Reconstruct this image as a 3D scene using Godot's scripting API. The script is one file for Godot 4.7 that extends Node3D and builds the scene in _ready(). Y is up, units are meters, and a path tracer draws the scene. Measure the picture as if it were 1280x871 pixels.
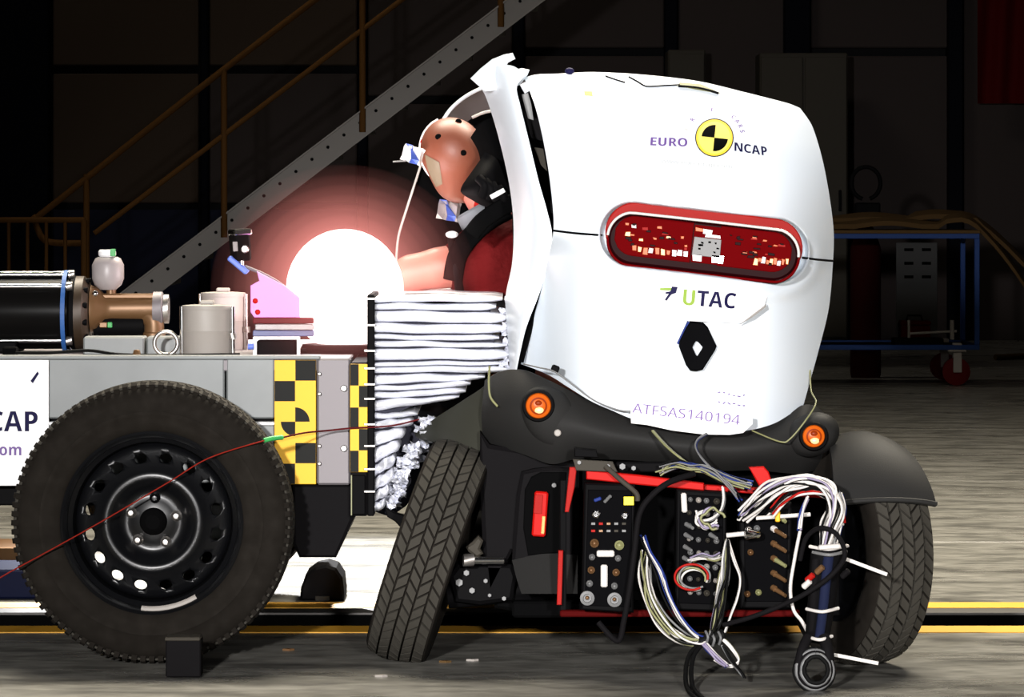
extends Node3D
# Side impact crash test: a barrier trolley has struck a small white car, seen from behind the car.
# The camera looks level along -Z from (0, 1.15, 10); the lens is shifted down. F is its focal length in pixels of a 1280 x 871 frame.
const F := 5070.0
const CX := 640.0
const HY := 239.0
const EYE := 1.15
const CZ := 10.0

func P(x: float, y: float, z: float) -> Vector3:
	var k := (CZ - z) / F
	return Vector3((x - CX) * k, EYE - (y - HY) * k, z)

func U(px: float, z: float) -> float:
	return px * (CZ - z) / F

# ------------------------------------------------------------------ shapes
class Shape:
	var v := PackedVector3Array()
	var s := PackedInt32Array()
	var grp := 0
	func tri(a: Vector3, b: Vector3, c: Vector3, sm: int = -1) -> void:
		v.append(a); v.append(b); v.append(c); s.append(sm)
	func quad(a: Vector3, b: Vector3, c: Vector3, d: Vector3, sm: int = -1) -> void:
		tri(a, b, c, sm); tri(a, c, d, sm)
	func otri(o: Vector3, a: Vector3, b: Vector3, c: Vector3, sm: int = -1) -> void:
		if (b - a).cross(c - a).dot((a + b + c) / 3.0 - o) < 0.0:
			tri(a, c, b, sm)
		else:
			tri(a, b, c, sm)
	func oquad(o: Vector3, a: Vector3, b: Vector3, c: Vector3, d: Vector3, sm: int = -1) -> void:
		otri(o, a, b, c, sm); otri(o, a, c, d, sm)
	func flip_from(k: int) -> void:
		var i := k
		while i < v.size():
			var t := v[i + 1]
			v[i + 1] = v[i + 2]
			v[i + 2] = t
			i += 3
	func close(k: int) -> void:      # turn a closed piece outside out
		var vol := 0.0
		var o := v[k]
		var i := k
		while i < v.size():
			vol += (v[i] - o).dot((v[i + 1] - o).cross(v[i + 2] - o))
			i += 3
		if vol < 0.0:
			flip_from(k)
	func face(k: int, dir: Vector3) -> void:   # turn an open sheet towards dir
		var n := Vector3.ZERO
		var i := k
		while i < v.size():
			n += (v[i + 1] - v[i]).cross(v[i + 2] - v[i])
			i += 3
		if n.dot(dir) < 0.0:
			flip_from(k)
	func box(xf: Transform3D, size: Vector3, b: float = 0.0) -> Shape:
		var h := size / 2.0
		b = minf(b, minf(h.x, minf(h.y, h.z)) * 0.9)
		var o := xf.origin
		if b <= 0.0:
			for a in 3:
				for sg in [-1.0, 1.0]:
					var q: Array = []
					for w in [[-1, -1], [1, -1], [1, 1], [-1, 1]]:
						var p := Vector3.ZERO
						p[a] = sg * h[a]
						p[(a + 1) % 3] = w[0] * h[(a + 1) % 3]
						p[(a + 2) % 3] = w[1] * h[(a + 2) % 3]
						q.append(xf * p)
					oquad(o, q[0], q[1], q[2], q[3])
			return self
		var cn := func(sx: Vector3, a: int) -> Vector3:
			var p := Vector3.ZERO
			for k in 3:
				p[k] = sx[k] * (h[k] if k == a else h[k] - b)
			return xf * p
		for a in 3:
			var a1 := (a + 1) % 3
			var a2 := (a + 2) % 3
			for sg in [-1.0, 1.0]:
				var q: Array = []
				for w in [[-1, -1], [1, -1], [1, 1], [-1, 1]]:
					var sx := Vector3.ZERO
					sx[a] = sg; sx[a1] = w[0]; sx[a2] = w[1]
					q.append(cn.call(sx, a))
				oquad(o, q[0], q[1], q[2], q[3])
				for sh in [-1.0, 1.0]:
					var p1 := Vector3.ZERO
					p1[a] = sg; p1[a1] = sh; p1[a2] = -1.0
					var p2 := p1
					p2[a2] = 1.0
					oquad(o, cn.call(p1, a), cn.call(p2, a), cn.call(p2, a1), cn.call(p1, a1))
		for x in [-1.0, 1.0]:
			for y in [-1.0, 1.0]:
				for z in [-1.0, 1.0]:
					var sx := Vector3(x, y, z)
					otri(o, cn.call(sx, 0), cn.call(sx, 1), cn.call(sx, 2))
		return self
	func lathe(xf: Transform3D, prof: Array, n: int = 32, closed_profile: bool = false) -> Shape:
		# prof: Vector2(radius, height along y)
		var k0 := v.size()
		var m := prof.size()
		var segs := m if closed_profile else m - 1
		grp += 1
		for j in segs:
			var a: Vector2 = prof[j]
			var b: Vector2 = prof[(j + 1) % m]
			if j > 0:
				var z: Vector2 = prof[j - 1]
				if absf((a - z).angle_to(b - a)) > 0.7:
					grp += 1
			for i in n:
				var t0 := TAU * i / n
				var t1 := TAU * (i + 1) / n if i < n - 1 else 0.0
				var p00 := xf * Vector3(a.x * cos(t0), a.y, a.x * sin(t0))
				var p01 := xf * Vector3(a.x * cos(t1), a.y, a.x * sin(t1))
				var p10 := xf * Vector3(b.x * cos(t0), b.y, b.x * sin(t0))
				var p11 := xf * Vector3(b.x * cos(t1), b.y, b.x * sin(t1))
				if a.x > 1e-6:
					tri(p00, p01, p11 if b.x > 1e-6 else p10, grp)
				if b.x > 1e-6:
					tri(p00, p11, p10, grp)
		close(k0)
		return self
	func cyl(a: Vector3, b: Vector3, r: float, n: int = 16, r2: float = -1.0, bev: float = 0.0) -> Shape:
		if r2 < 0.0:
			r2 = r
		var ax := b - a
		var l := ax.length()
		var xf := Transform3D(Shape.basis_y(ax), a)
		if bev > 0.0:
			return lathe(xf, [Vector2(0, 0), Vector2(r - bev, 0), Vector2(r, bev), Vector2(r2, l - bev), Vector2(r2 - bev, l), Vector2(0, l)], n)
		return lathe(xf, [Vector2(0, 0), Vector2(r, 0), Vector2(r2, l), Vector2(0, l)], n)
	static func basis_y(ax: Vector3) -> Basis:
		var y := ax.normalized()
		var x := y.cross(Vector3.FORWARD if absf(y.z) < 0.9 else Vector3.RIGHT).normalized()
		return Basis(x, y, x.cross(y))
	func tube(pts: Array, r: float, n: int = 6, smooth: int = 0, flat: float = 1.0, r_end: float = -1.0) -> Shape:
		var q: Array = []
		if smooth > 0 and pts.size() > 2:
			for i in pts.size() - 1:
				var p0: Vector3 = pts[maxi(i - 1, 0)]
				var p1: Vector3 = pts[i]
				var p2: Vector3 = pts[i + 1]
				var p3: Vector3 = pts[mini(i + 2, pts.size() - 1)]
				for k in smooth:
					q.append(p1.cubic_interpolate(p2, p0, p3, float(k) / smooth))
			q.append(pts[-1])
		else:
			q = pts
		var k0 := v.size()
		grp += 1
		var rings: Array = []
		var nrm := Vector3.ZERO
		for i in q.size():
			var d: Vector3 = (q[mini(i + 1, q.size() - 1)] - q[maxi(i - 1, 0)]).normalized()
			if i == 0:
				nrm = d.cross(Vector3.FORWARD if absf(d.z) < 0.9 else Vector3.RIGHT).normalized()
			nrm = (nrm - d * nrm.dot(d)).normalized()
			var bn := d.cross(nrm)
			var ring := PackedVector3Array()
			var rr := r if r_end < 0.0 else lerpf(r, r_end, float(i) / (q.size() - 1))
			for k in n:
				var t := TAU * k / n
				ring.append(q[i] + nrm * cos(t) * rr + bn * sin(t) * rr * flat)
			rings.append(ring)
		for i in rings.size() - 1:
			for k in n:
				var k1 := (k + 1) % n
				quad(rings[i][k], rings[i][k1], rings[i + 1][k1], rings[i + 1][k], grp)
		for k in range(1, n - 1):
			tri(rings[0][0], rings[0][k + 1], rings[0][k])
			tri(rings[-1][0], rings[-1][k], rings[-1][k + 1])
		close(k0)
		return self
	func prism(poly: Array, xf: Transform3D, depth: float, bev: float = 0.0) -> Shape:
		# poly: Vector2 in xf's xy plane; it reaches from z = 0 back to z = -depth; the front edge is bevelled
		var pp := PackedVector2Array(poly)
		var n := pp.size()
		var area := 0.0
		for i in n:
			area += pp[i].cross(pp[(i + 1) % n])
		if area < 0.0:
			pp.reverse()
		var ins := PackedVector2Array()
		for i in n:
			var e0 := (pp[i] - pp[(i + n - 1) % n]).normalized()
			var e1 := (pp[(i + 1) % n] - pp[i]).normalized()
			var nn := Vector2(-e0.y - e1.y, e0.x + e1.x)
			nn = nn.normalized() if nn.length() > 1e-3 else Vector2(-e0.y, e0.x)
			ins.append(pp[i] + nn * bev)
		var idx := Geometry2D.triangulate_polygon(pp)
		for t in range(0, idx.size(), 3):
			var q: Array = [idx[t], idx[t + 1], idx[t + 2]]
			if (pp[q[1]] - pp[q[0]]).cross(pp[q[2]] - pp[q[0]]) < 0.0:
				q = [q[0], q[2], q[1]]
			tri(xf * Vector3(ins[q[0]].x, ins[q[0]].y, 0), xf * Vector3(ins[q[1]].x, ins[q[1]].y, 0), xf * Vector3(ins[q[2]].x, ins[q[2]].y, 0))
			tri(xf * Vector3(pp[q[0]].x, pp[q[0]].y, -depth), xf * Vector3(pp[q[2]].x, pp[q[2]].y, -depth), xf * Vector3(pp[q[1]].x, pp[q[1]].y, -depth))
		for i in n:
			var j := (i + 1) % n
			if bev > 0.0:
				quad(xf * Vector3(ins[i].x, ins[i].y, 0), xf * Vector3(pp[i].x, pp[i].y, -bev), xf * Vector3(pp[j].x, pp[j].y, -bev), xf * Vector3(ins[j].x, ins[j].y, 0))
			quad(xf * Vector3(pp[i].x, pp[i].y, -bev), xf * Vector3(pp[i].x, pp[i].y, -depth), xf * Vector3(pp[j].x, pp[j].y, -depth), xf * Vector3(pp[j].x, pp[j].y, -bev))
		return self
	func grid(g: Array, dir: Vector3, skin: float = 0.0) -> Shape:
		# g: rows of points; skin > 0 gives the sheet a back at that depth, away from dir
		var k0 := v.size()
		grp += 1
		for j in g.size() - 1:
			for i in g[j].size() - 1:
				quad(g[j][i], g[j][i + 1], g[j + 1][i + 1], g[j + 1][i], grp)
		face(k0, dir)
		if skin > 0.0:
			var k1 := v.size()
			var off := -dir.normalized() * skin
			grp += 1
			for j in g.size() - 1:
				for i in g[j].size() - 1:
					quad(g[j][i] + off, g[j][i + 1] + off, g[j + 1][i + 1] + off, g[j + 1][i] + off, grp)
			face(k1, -dir)
			var rim: Array = []
			var nx: int = g[0].size()
			for i in nx: rim.append(g[0][i])
			for j in range(1, g.size()): rim.append(g[j][nx - 1])
			for i in range(nx - 2, -1, -1): rim.append(g[-1][i])
			for j in range(g.size() - 2, 0, -1): rim.append(g[j][0])
			var mid := Vector3.ZERO
			for p in rim: mid += p
			mid /= rim.size()
			var k2 := v.size()
			for i in rim.size():
				var a: Vector3 = rim[i]
				var b: Vector3 = rim[(i + 1) % rim.size()]
				quad(a, b, b + off, a + off)
			var out := 0.0
			for i in range(k2, v.size(), 3):
				out += (v[i + 1] - v[i]).cross(v[i + 2] - v[i]).dot(v[i] - mid)
			if out < 0.0:
				flip_from(k2)
		return self
	func ball(c: Vector3, b: Basis, n: int = 20) -> Shape:
		var prof: Array = []
		var m := maxi(6, n / 2)
		for i in m + 1:
			var t := PI * i / m
			prof.append(Vector2(sin(t) if i > 0 and i < m else 0.0, -cos(t)))
		return lathe(Transform3D(b, c), prof, n)
	func add(o: Shape) -> Shape:
		for i in o.s.size():
			s.append(o.s[i] + (grp + 1 if o.s[i] >= 0 else 0))
		grp += o.grp + 1
		v.append_array(o.v)
		return self
	func mesh(shift: Vector3) -> ArrayMesh:
		var st := SurfaceTool.new()
		st.begin(Mesh.PRIMITIVE_TRIANGLES)
		for t in s.size():
			st.set_smooth_group(s[t] if s[t] >= 0 else 0xFFFFFFFF)
			st.add_vertex(v[3 * t] - shift)
			st.add_vertex(v[3 * t + 2] - shift)
			st.add_vertex(v[3 * t + 1] - shift)
		st.generate_normals()
		st.index()
		return st.commit()

func S() -> Shape:
	return Shape.new()

func T(p: Vector3, rot: Vector3 = Vector3.ZERO) -> Transform3D:
	return Transform3D(Basis.from_euler(rot * PI / 180.0), p)

# polygon given in pixels, standing at depth z, reaching thick metres back
func slab(sh: Shape, px: Array, z: float, thick: float, bev: float = 0.0) -> Shape:
	var poly: Array = []
	for p in px:
		var w := P(p.x, p.y, z)
		poly.append(Vector2(w.x, w.y))
	return sh.prism(poly, Transform3D(Basis(), Vector3(0, 0, z)), thick, bev)

func V2(a: Array) -> Array:
	var o: Array = []
	for i in range(0, a.size(), 2):
		o.append(Vector2(a[i], a[i + 1]))
	return o

# rectangle in pixels at depth z as a chamfered box
func rbox(sh: Shape, x0: float, y0: float, x1: float, y1: float, z: float, thick: float, bev: float = 0.0) -> Shape:
	var a := P(x0, y0, z)
	var b := P(x1, y1, z)
	return sh.box(T(Vector3((a.x + b.x) / 2, (a.y + b.y) / 2, z - thick / 2)), Vector3(absf(b.x - a.x), absf(a.y - b.y), thick), bev)

func resample(line: Array, n: int, smooth: bool = true) -> Array:
	var c := Curve2D.new()
	for i in line.size():
		var t := Vector2.ZERO
		if smooth and i > 0 and i < line.size() - 1:
			var d: Vector2 = (line[i + 1] - line[i - 1]).normalized()
			t = d * minf(line[i].distance_to(line[i - 1]), line[i].distance_to(line[i + 1])) / 3.0
		c.add_point(line[i], -t, t)
	c.bake_interval = 1.0
	var o: Array = []
	var l := c.get_baked_length()
	for i in n + 1:
		o.append(c.sample_baked(l * i / n))
	return o

func coons(top: Array, bot: Array, left: Array, right: Array, nx: int, ny: int, smooth: bool = true) -> Array:
	var t := resample(top, nx, smooth)
	var b := resample(bot, nx, smooth)
	var l := resample(left, ny, smooth)
	var r := resample(right, ny, smooth)
	var rows: Array = []
	for j in ny + 1:
		var row: Array = []
		var fv := float(j) / ny
		for i in nx + 1:
			var fu := float(i) / nx
			var a: Vector2 = t[i].lerp(b[i], fv)
			var c: Vector2 = l[j].lerp(r[j], fu)
			var d: Vector2 = t[0].lerp(t[nx], fu).lerp(b[0].lerp(b[nx], fu), fv)
			row.append(a + c - d)
		rows.append(row)
	return rows

# ------------------------------------------------------------------ nodes
var used := {}
func numbered(called: String) -> String:
	if not used.has(called):
		used[called] = 0
		return called
	used[called] += 1
	return "%s_%03d" % [called, used[called]]

func thing(called: String, label: String, category: String, at: Vector3, group: String = "") -> Node3D:
	var o := Node3D.new()
	o.name = numbered(called)
	add_child(o)
	o.position = at
	tag(o, label, category, group)
	return o

func tag(o: Node, label: String, category: String, group: String = "") -> void:
	o.set_meta("label", label)
	o.set_meta("category", category)
	if group:
		o.set_meta("group", group)

func root_of(n: Node) -> Node3D:
	while n.get_parent() != self:
		n = n.get_parent()
	return n

func part(par: Node3D, called: String, sh: Shape, m: Material, label: String = "", kind: String = "") -> MeshInstance3D:
	var o := MeshInstance3D.new()
	o.name = called
	var shift := Vector3.ZERO
	var q: Node = par
	while q != self:
		shift += q.position
		q = q.get_parent()
	o.mesh = sh.mesh(shift)
	o.material_override = m
	par.add_child(o, true)
	if label:
		o.set_meta("label", label)
	if kind:
		o.set_meta("kind", kind)
	return o

func solo(called: String, sh: Shape, m: Material, label: String, category: String, group: String = "") -> MeshInstance3D:
	var o := MeshInstance3D.new()
	o.name = numbered(called)
	var mid := Vector3.ZERO
	var lo := Vector3.INF
	var hi := -Vector3.INF
	for p in sh.v:
		lo = lo.min(p)
		hi = hi.max(p)
	mid = Vector3((lo.x + hi.x) / 2, lo.y, (lo.z + hi.z) / 2)
	o.mesh = sh.mesh(mid)
	o.position = mid
	o.material_override = m
	add_child(o)
	tag(o, label, category, group)
	return o

func struct(called: String, sh: Shape, m: Material, par: Node3D = null) -> MeshInstance3D:
	var o := MeshInstance3D.new()
	o.name = called
	o.mesh = sh.mesh(Vector3.ZERO)
	o.material_override = m
	if par:
		par.add_child(o, true)
	else:
		add_child(o, true)
		o.set_meta("kind", "structure")
	return o

# ------------------------------------------------------------------ materials
var M := {}
func mat(called: String, c: Color, rough: float = 0.6, metal: float = 0.0) -> StandardMaterial3D:
	var m := StandardMaterial3D.new()
	m.resource_name = called
	m.albedo_color = c
	m.roughness = rough
	m.metallic = metal
	if metal < 0.01 and c.get_luminance() < 0.3:
		m.metallic_specular = 0.2 if c.get_luminance() > 0.1 else 0.12
	M[called] = m
	return m

func noise_tex(seed_: int, freq: float, ramp: Gradient, size: int = 512, normal: bool = false, bump: float = 1.0) -> NoiseTexture2D:
	var n := FastNoiseLite.new()
	n.seed = seed_
	n.noise_type = FastNoiseLite.TYPE_SIMPLEX_SMOOTH
	n.frequency = freq
	n.fractal_octaves = 5
	var t := NoiseTexture2D.new()
	t.width = size
	t.height = size
	t.seamless = true
	t.noise = n
	if ramp:
		t.color_ramp = ramp
	if normal:
		t.as_normal_map = true
		t.bump_strength = bump
	return t

func ramp(a: Color, b: Color, c: Color = Color(-1, 0, 0)) -> Gradient:
	var g := Gradient.new()
	g.set_color(0, a)
	g.set_color(1, b)
	if c.r >= 0.0:
		g.add_point(0.5, c)
	return g

func tri_uv(m: StandardMaterial3D, s: Vector3) -> void:
	m.uv1_triplanar = true
	m.uv1_world_triplanar = true
	m.uv1_scale = s

func materials() -> void:
	var m := mat("white paint", Color(0.87, 0.90, 0.93), 0.4)
	m.clearcoat_enabled = true
	m.clearcoat = 0.25
	m.clearcoat_roughness = 0.15
	mat("sticker white", Color(0.95, 0.95, 0.95), 0.5)
	m = mat("black plastic", Color(0.15, 0.148, 0.145), 0.6)
	m.normal_enabled = true
	m.normal_texture = noise_tex(3, 0.08, null, 256, true, 2.0)
	m.normal_scale = 0.35
	tri_uv(m, Vector3(14, 14, 14))
	m = mat("fender plastic", Color(0.20, 0.20, 0.175), 0.5)  # black plastic with the olive tint of the light in its colour
	mat("dark plastic", Color(0.075, 0.07, 0.075), 0.65)
	mat("black metal", Color(0.052, 0.05, 0.054), 0.6)
	mat("black cavity", Color(0.03, 0.03, 0.032), 0.9)
	m = mat("rubber", Color(0.135, 0.122, 0.108), 0.85)
	m.albedo_texture = noise_tex(5, 0.02, ramp(Color(0.75, 0.74, 0.72), Color(1.0, 1.0, 1.0)), 256)
	tri_uv(m, Vector3(4, 4, 4))
	mat("tread rubber", Color(0.225, 0.215, 0.195), 0.85)
	m = mat("rim black", Color(0.04, 0.042, 0.05), 0.3, 0.0)
	m.metallic_specular = 0.4
	mat("steel", Color(0.72, 0.70, 0.68), 0.35, 0.9)
	mat("chrome", Color(0.88, 0.88, 0.88), 0.15, 1.0)
	m = mat("grey paint", Color(0.50, 0.515, 0.515), 0.5)
	m.albedo_texture = noise_tex(9, 0.01, ramp(Color(0.9, 0.9, 0.9), Color(1.0, 1.0, 1.0)), 256)
	tri_uv(m, Vector3(1.5, 1.5, 1.5))
	mat("pot grey", Color(0.60, 0.575, 0.55), 0.55)
	mat("worn steel", Color(0.45, 0.43, 0.44), 0.55, 0.25)
	mat("yellow target", Color(0.93, 0.70, 0.07), 0.6)
	mat("black target", Color(0.13, 0.13, 0.125), 0.6)
	m = mat("foil", Color(0.95, 0.955, 0.98), 0.42, 0.35)
	m.normal_enabled = true
	m.normal_texture = noise_tex(21, 0.03, null, 256, true, 3.0)
	m.normal_scale = 0.5
	tri_uv(m, Vector3(1.5, 9, 6))
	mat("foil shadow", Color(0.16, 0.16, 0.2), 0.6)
	m = mat("copper vinyl", Color(0.50, 0.275, 0.20), 0.5)
	mat("tan vinyl", Color(0.47, 0.42, 0.34), 0.5)
	mat("pink vinyl", Color(0.72, 0.44, 0.38), 0.5)
	m = mat("red cloth", Color(0.32, 0.05, 0.055), 0.85)
	m.normal_enabled = true
	m.normal_texture = noise_tex(31, 0.02, null, 256, true, 6.0)
	tri_uv(m, Vector3(3, 3, 3))
	mat("grey cloth", Color(0.42, 0.44, 0.46), 0.9)
	mat("blue tape", Color(0.35, 0.45, 0.8), 0.5)
	mat("red paint", Color(0.72, 0.07, 0.05), 0.4)
	mat("blue paint", Color(0.06, 0.08, 0.17), 0.5)
	mat("blue strap", Color(0.17, 0.36, 0.62), 0.6)
	mat("bronze", Color(0.44, 0.32, 0.205), 0.42, 0.35)
	mat("tank black", Color(0.055, 0.052, 0.05), 0.3)
	m = mat("milky plastic", Color(0.62, 0.59, 0.59), 0.4)
	m.backlight_enabled = true
	m.backlight = Color(0.3, 0.28, 0.28)
	mat("green plastic", Color(0.22, 0.62, 0.32), 0.5)
	mat("yellow plastic", Color(0.85, 0.78, 0.08), 0.5)
	mat("wire white", Color(0.80, 0.78, 0.76), 0.5)
	mat("wire grey", Color(0.42, 0.42, 0.42), 0.5)
	mat("wire black", Color(0.07, 0.07, 0.07), 0.5)
	mat("wire blue", Color(0.14, 0.20, 0.45), 0.5)
	mat("wire olive", Color(0.50, 0.50, 0.34), 0.5)
	mat("wire violet", Color(0.52, 0.48, 0.58), 0.5)
	mat("wire red", Color(0.62, 0.10, 0.08), 0.5)
	mat("ink navy", Color(0.10, 0.09, 0.24), 0.6)
	mat("ink violet", Color(0.40, 0.28, 0.55), 0.6)
	mat("ink pale", Color(0.72, 0.72, 0.72), 0.6)
	mat("ink green", Color(0.48, 0.60, 0.10), 0.6)
	mat("ink black", Color(0.025, 0.024, 0.03), 0.75)
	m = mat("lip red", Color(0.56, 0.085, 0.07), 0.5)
	m = mat("lens red", Color(0.36, 0.012, 0.022), 0.6)
	m.metallic_specular = 0.06
	m = mat("lens amber", Color(0.74, 0.33, 0.06), 0.3)
	m.metallic_specular = 0.3
	mat("lens orange", Color(0.98, 0.62, 0.28), 0.3)
	mat("lens dark", Color(0.12, 0.012, 0.02), 0.4)
	m = mat("cover glass", Color(1, 1, 1, 0.06), 0.05)
	m.transparency = BaseMaterial3D.TRANSPARENCY_ALPHA
	# floor: stained concrete, streaked along the travel of the trolley
	m = mat("concrete", Color(0.63, 0.62, 0.595), 0.4)
	m.albedo_texture = noise_tex(41, 0.012, ramp(Color(0.55, 0.55, 0.55), Color(1, 1, 1), Color(0.88, 0.88, 0.87)), 1024)
	m.roughness_texture = noise_tex(43, 0.01, ramp(Color(0.55, 0.55, 0.55), Color(1, 1, 1)), 512)
	m.detail_enabled = true
	m.detail_blend_mode = BaseMaterial3D.BLEND_MODE_MUL
	m.detail_albedo = noise_tex(47, 0.09, ramp(Color(0.7, 0.7, 0.7, 1), Color(1, 1, 1, 1)), 512)
	tri_uv(m, Vector3(0.22, 0.5, 0.5))
	mat("floor yellow", Color(0.80, 0.58, 0.08), 0.6)
	mat("rail steel", Color(0.30, 0.29, 0.28), 0.5, 0.4)
	mat("slot black", Color(0.02, 0.02, 0.02), 0.9)
	m = mat("wall clad", Color(0.25, 0.21, 0.18), 0.85)
	mat("wall clad grey", Color(0.22, 0.195, 0.19), 0.85)
	mat("wall blue", Color(0.10, 0.11, 0.17), 0.8)
	mat("column navy", Color(0.045, 0.05, 0.075), 0.7)
	mat("shell grey", Color(0.12, 0.12, 0.125), 0.9)
	mat("stair steel", Color(0.56, 0.54, 0.52), 0.6, 0.1)
	mat("rail ochre", Color(0.36, 0.24, 0.11), 0.7)
	mat("canvas brown", Color(0.33, 0.25, 0.15), 0.85)
	mat("cart blue", Color(0.16, 0.26, 0.48), 0.5)
	mat("cabinet", Color(0.24, 0.225, 0.20), 0.6)
	mat("deep red", Color(0.27, 0.03, 0.03), 0.7)
	mat("board grey", Color(0.27, 0.27, 0.27), 0.8)
	mat("dim red", Color(0.15, 0.03, 0.03), 0.8)
	mat("dark bronze", Color(0.22, 0.165, 0.11), 0.5, 0.2)
	mat("case red", Color(0.40, 0.13, 0.14), 0.5)
	mat("case blue", Color(0.33, 0.36, 0.52), 0.5)
	m = mat("lamp glow", Color(1, 0.98, 0.97), 0.4)
	m.emission_enabled = true
	m.emission = Color(1.0, 0.97, 0.96)
	m.emission_energy_multiplier = 2.6
	m = mat("flood lens", Color(1, 1, 1), 0.4)
	m.emission_enabled = true
	m.emission = Color(1, 0.98, 0.95)
	m.emission_energy_multiplier = 2.0

# ------------------------------------------------------------------ start
func _ready() -> void:
	var cam := Camera3D.new()
	cam.name = "camera"
	add_child(cam)
	cam.position = Vector3(0, EYE, CZ)
	cam.projection = Camera3D.PROJECTION_FRUSTUM
	cam.keep_aspect = Camera3D.KEEP_HEIGHT
	cam.near = 0.5
	cam.far = 80.0
	cam.size = 871.0 / F * cam.near
	cam.frustum_offset = Vector2(0.0, -(435.5 - HY) / F * cam.near)
	cam.current = true
	var env := Environment.new()
	env.background_mode = Environment.BG_COLOR
	env.background_color = Color.BLACK
	env.tonemap_mode = Environment.TONE_MAPPER_LINEAR
	env.tonemap_exposure = 1.0
	env.sdfgi_enabled = true
	env.ssao_enabled = true
	env.ssil_enabled = true
	env.volumetric_fog_enabled = true
	env.volumetric_fog_density = 0.0
	var we := WorldEnvironment.new()
	we.name = "world"
	we.environment = env
	add_child(we)
	materials()
	# the high-speed camera's floodlights stand beside and above the camera; hall lamps hang over the impact point
	flood("floodlight", "off-white studio floodlight on a tall stand behind the camera, left one", Vector3(-1.6, 2.1, 9.9), Vector3(-0.25, 0.6, 0.0), 9.0, 122.0, 0.16)
	flood("floodlight", "off-white studio floodlight on a tall stand behind the camera, right one", Vector3(1.1, 1.75, 10.3), Vector3(0.35, 0.62, 0.2), 5.0, 74.0, 0.16)
	hall_lamp(Vector3(-1.0, 6.4, -3.4), Vector3(-0.4, 0.0, 0.4), 3.2, 1.2, 90.0)
	hall_lamp(Vector3(2.6, 6.4, -3.8), Vector3(2.0, 0.0, -0.6), 2.4, 1.0, 84.0)
	hall_lamp(Vector3(-1.5, 7.2, -15.0), Vector3(-1.5, 0.0, -19.0), 2.2, 0.8, 5.5)
	added_spot(Vector3(-1.2, 6.2, -7.4), Vector3(-0.41, 0.0, -2.0), 9.5, 420.0)  # spot added to burn out the floor beyond the trolley
	room()
	background()
	trolley()
	barrier()
	trolley_load()
	flash()
	car()
	dummy()
	recorders()
	looms()
	small_things()

func flood(called: String, label: String, at: Vector3, aim: Vector3, angle: float, energy: float, size: float) -> void:
	var d := (aim - at).normalized()
	var o := thing(called, label, "floodlight", Vector3(at.x, 0, at.z), "floodlights behind the camera")
	var b := Shape.basis_y(d)
	part(o, "housing", S().lathe(Transform3D(b, at), [Vector2(0, -0.30), Vector2(0.10, -0.30), Vector2(0.17, -0.06), Vector2(0.18, 0.0), Vector2(0.165, 0.0), Vector2(0.15, -0.03), Vector2(0, -0.03)], 24), M["black metal"])
	part(o, "lamp_lens", S().cyl(at - d * 0.026, at - d * 0.02, 0.148, 24), M["flood lens"])
	part(o, "pole", S().cyl(Vector3(at.x, 0.02, at.z) - Vector3(0, 0, -0.14), at - d * 0.14, 0.018, 10), M["black metal"])
	for k in 3:
		var a := TAU * k / 3.0
		part(o, "leg", S().cyl(Vector3(at.x, 0.5, at.z + 0.14), Vector3(at.x + 0.4 * cos(a), 0.012, at.z + 0.14 + 0.4 * sin(a)), 0.012, 8), M["black metal"])
	var l := SpotLight3D.new()
	l.name = "flood_lamp"
	add_child(l, true)
	l.position = at + d * 0.02
	l.look_at_from_position(l.position, aim, Vector3.UP)
	l.light_energy = energy
	l.light_color = Color(1.0, 0.99, 0.985)
	l.spot_angle = angle * 1.6
	l.spot_angle_attenuation = 0.9
	l.spot_range = 60.0
	l.spot_attenuation = 2.0
	l.light_size = size
	l.shadow_enabled = true

func hall_lamp(at: Vector3, aim: Vector3, w: float, h: float, energy: float) -> void:
	var o := thing("hall_lamp", "wide lamp bank hung under the hall roof" + (", the largest one" if w > 3.0 else ", the middling one" if w > 2.3 else ", the small far one"), "lamp", at, "hall lamps")
	var xf := Transform3D(Basis.looking_at(aim - at, Vector3.UP), at)
	part(o, "housing", S().box(xf.translated_local(Vector3(0, 0, 0.07)), Vector3(w + 0.1, h + 0.1, 0.12), 0.02), M["black metal"])
	part(o, "lamp_panel", S().box(xf.translated_local(Vector3(0, 0, 0.006)), Vector3(w, h, 0.008)), M["flood lens"])
	for sx in [-0.4, 0.4]:
		var p := xf * Vector3(sx * w, 0, 0.12)
		part(o, "hanger", S().cyl(p, Vector3(p.x, 8.0, p.z), 0.012, 8), M["black metal"])
	var l := AreaLight3D.new()
	l.name = "hall_lamp_light"
	add_child(l, true)
	l.look_at_from_position(at + (aim - at).normalized() * 0.01, aim, Vector3.UP)
	l.area_size = Vector2(w, h)
	l.area_normalize_energy = true
	l.light_energy = energy
	l.light_color = Color(1.0, 0.96, 0.88)
	l.area_range = 60.0
	l.area_attenuation = 2.0
	l.shadow_enabled = true

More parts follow.
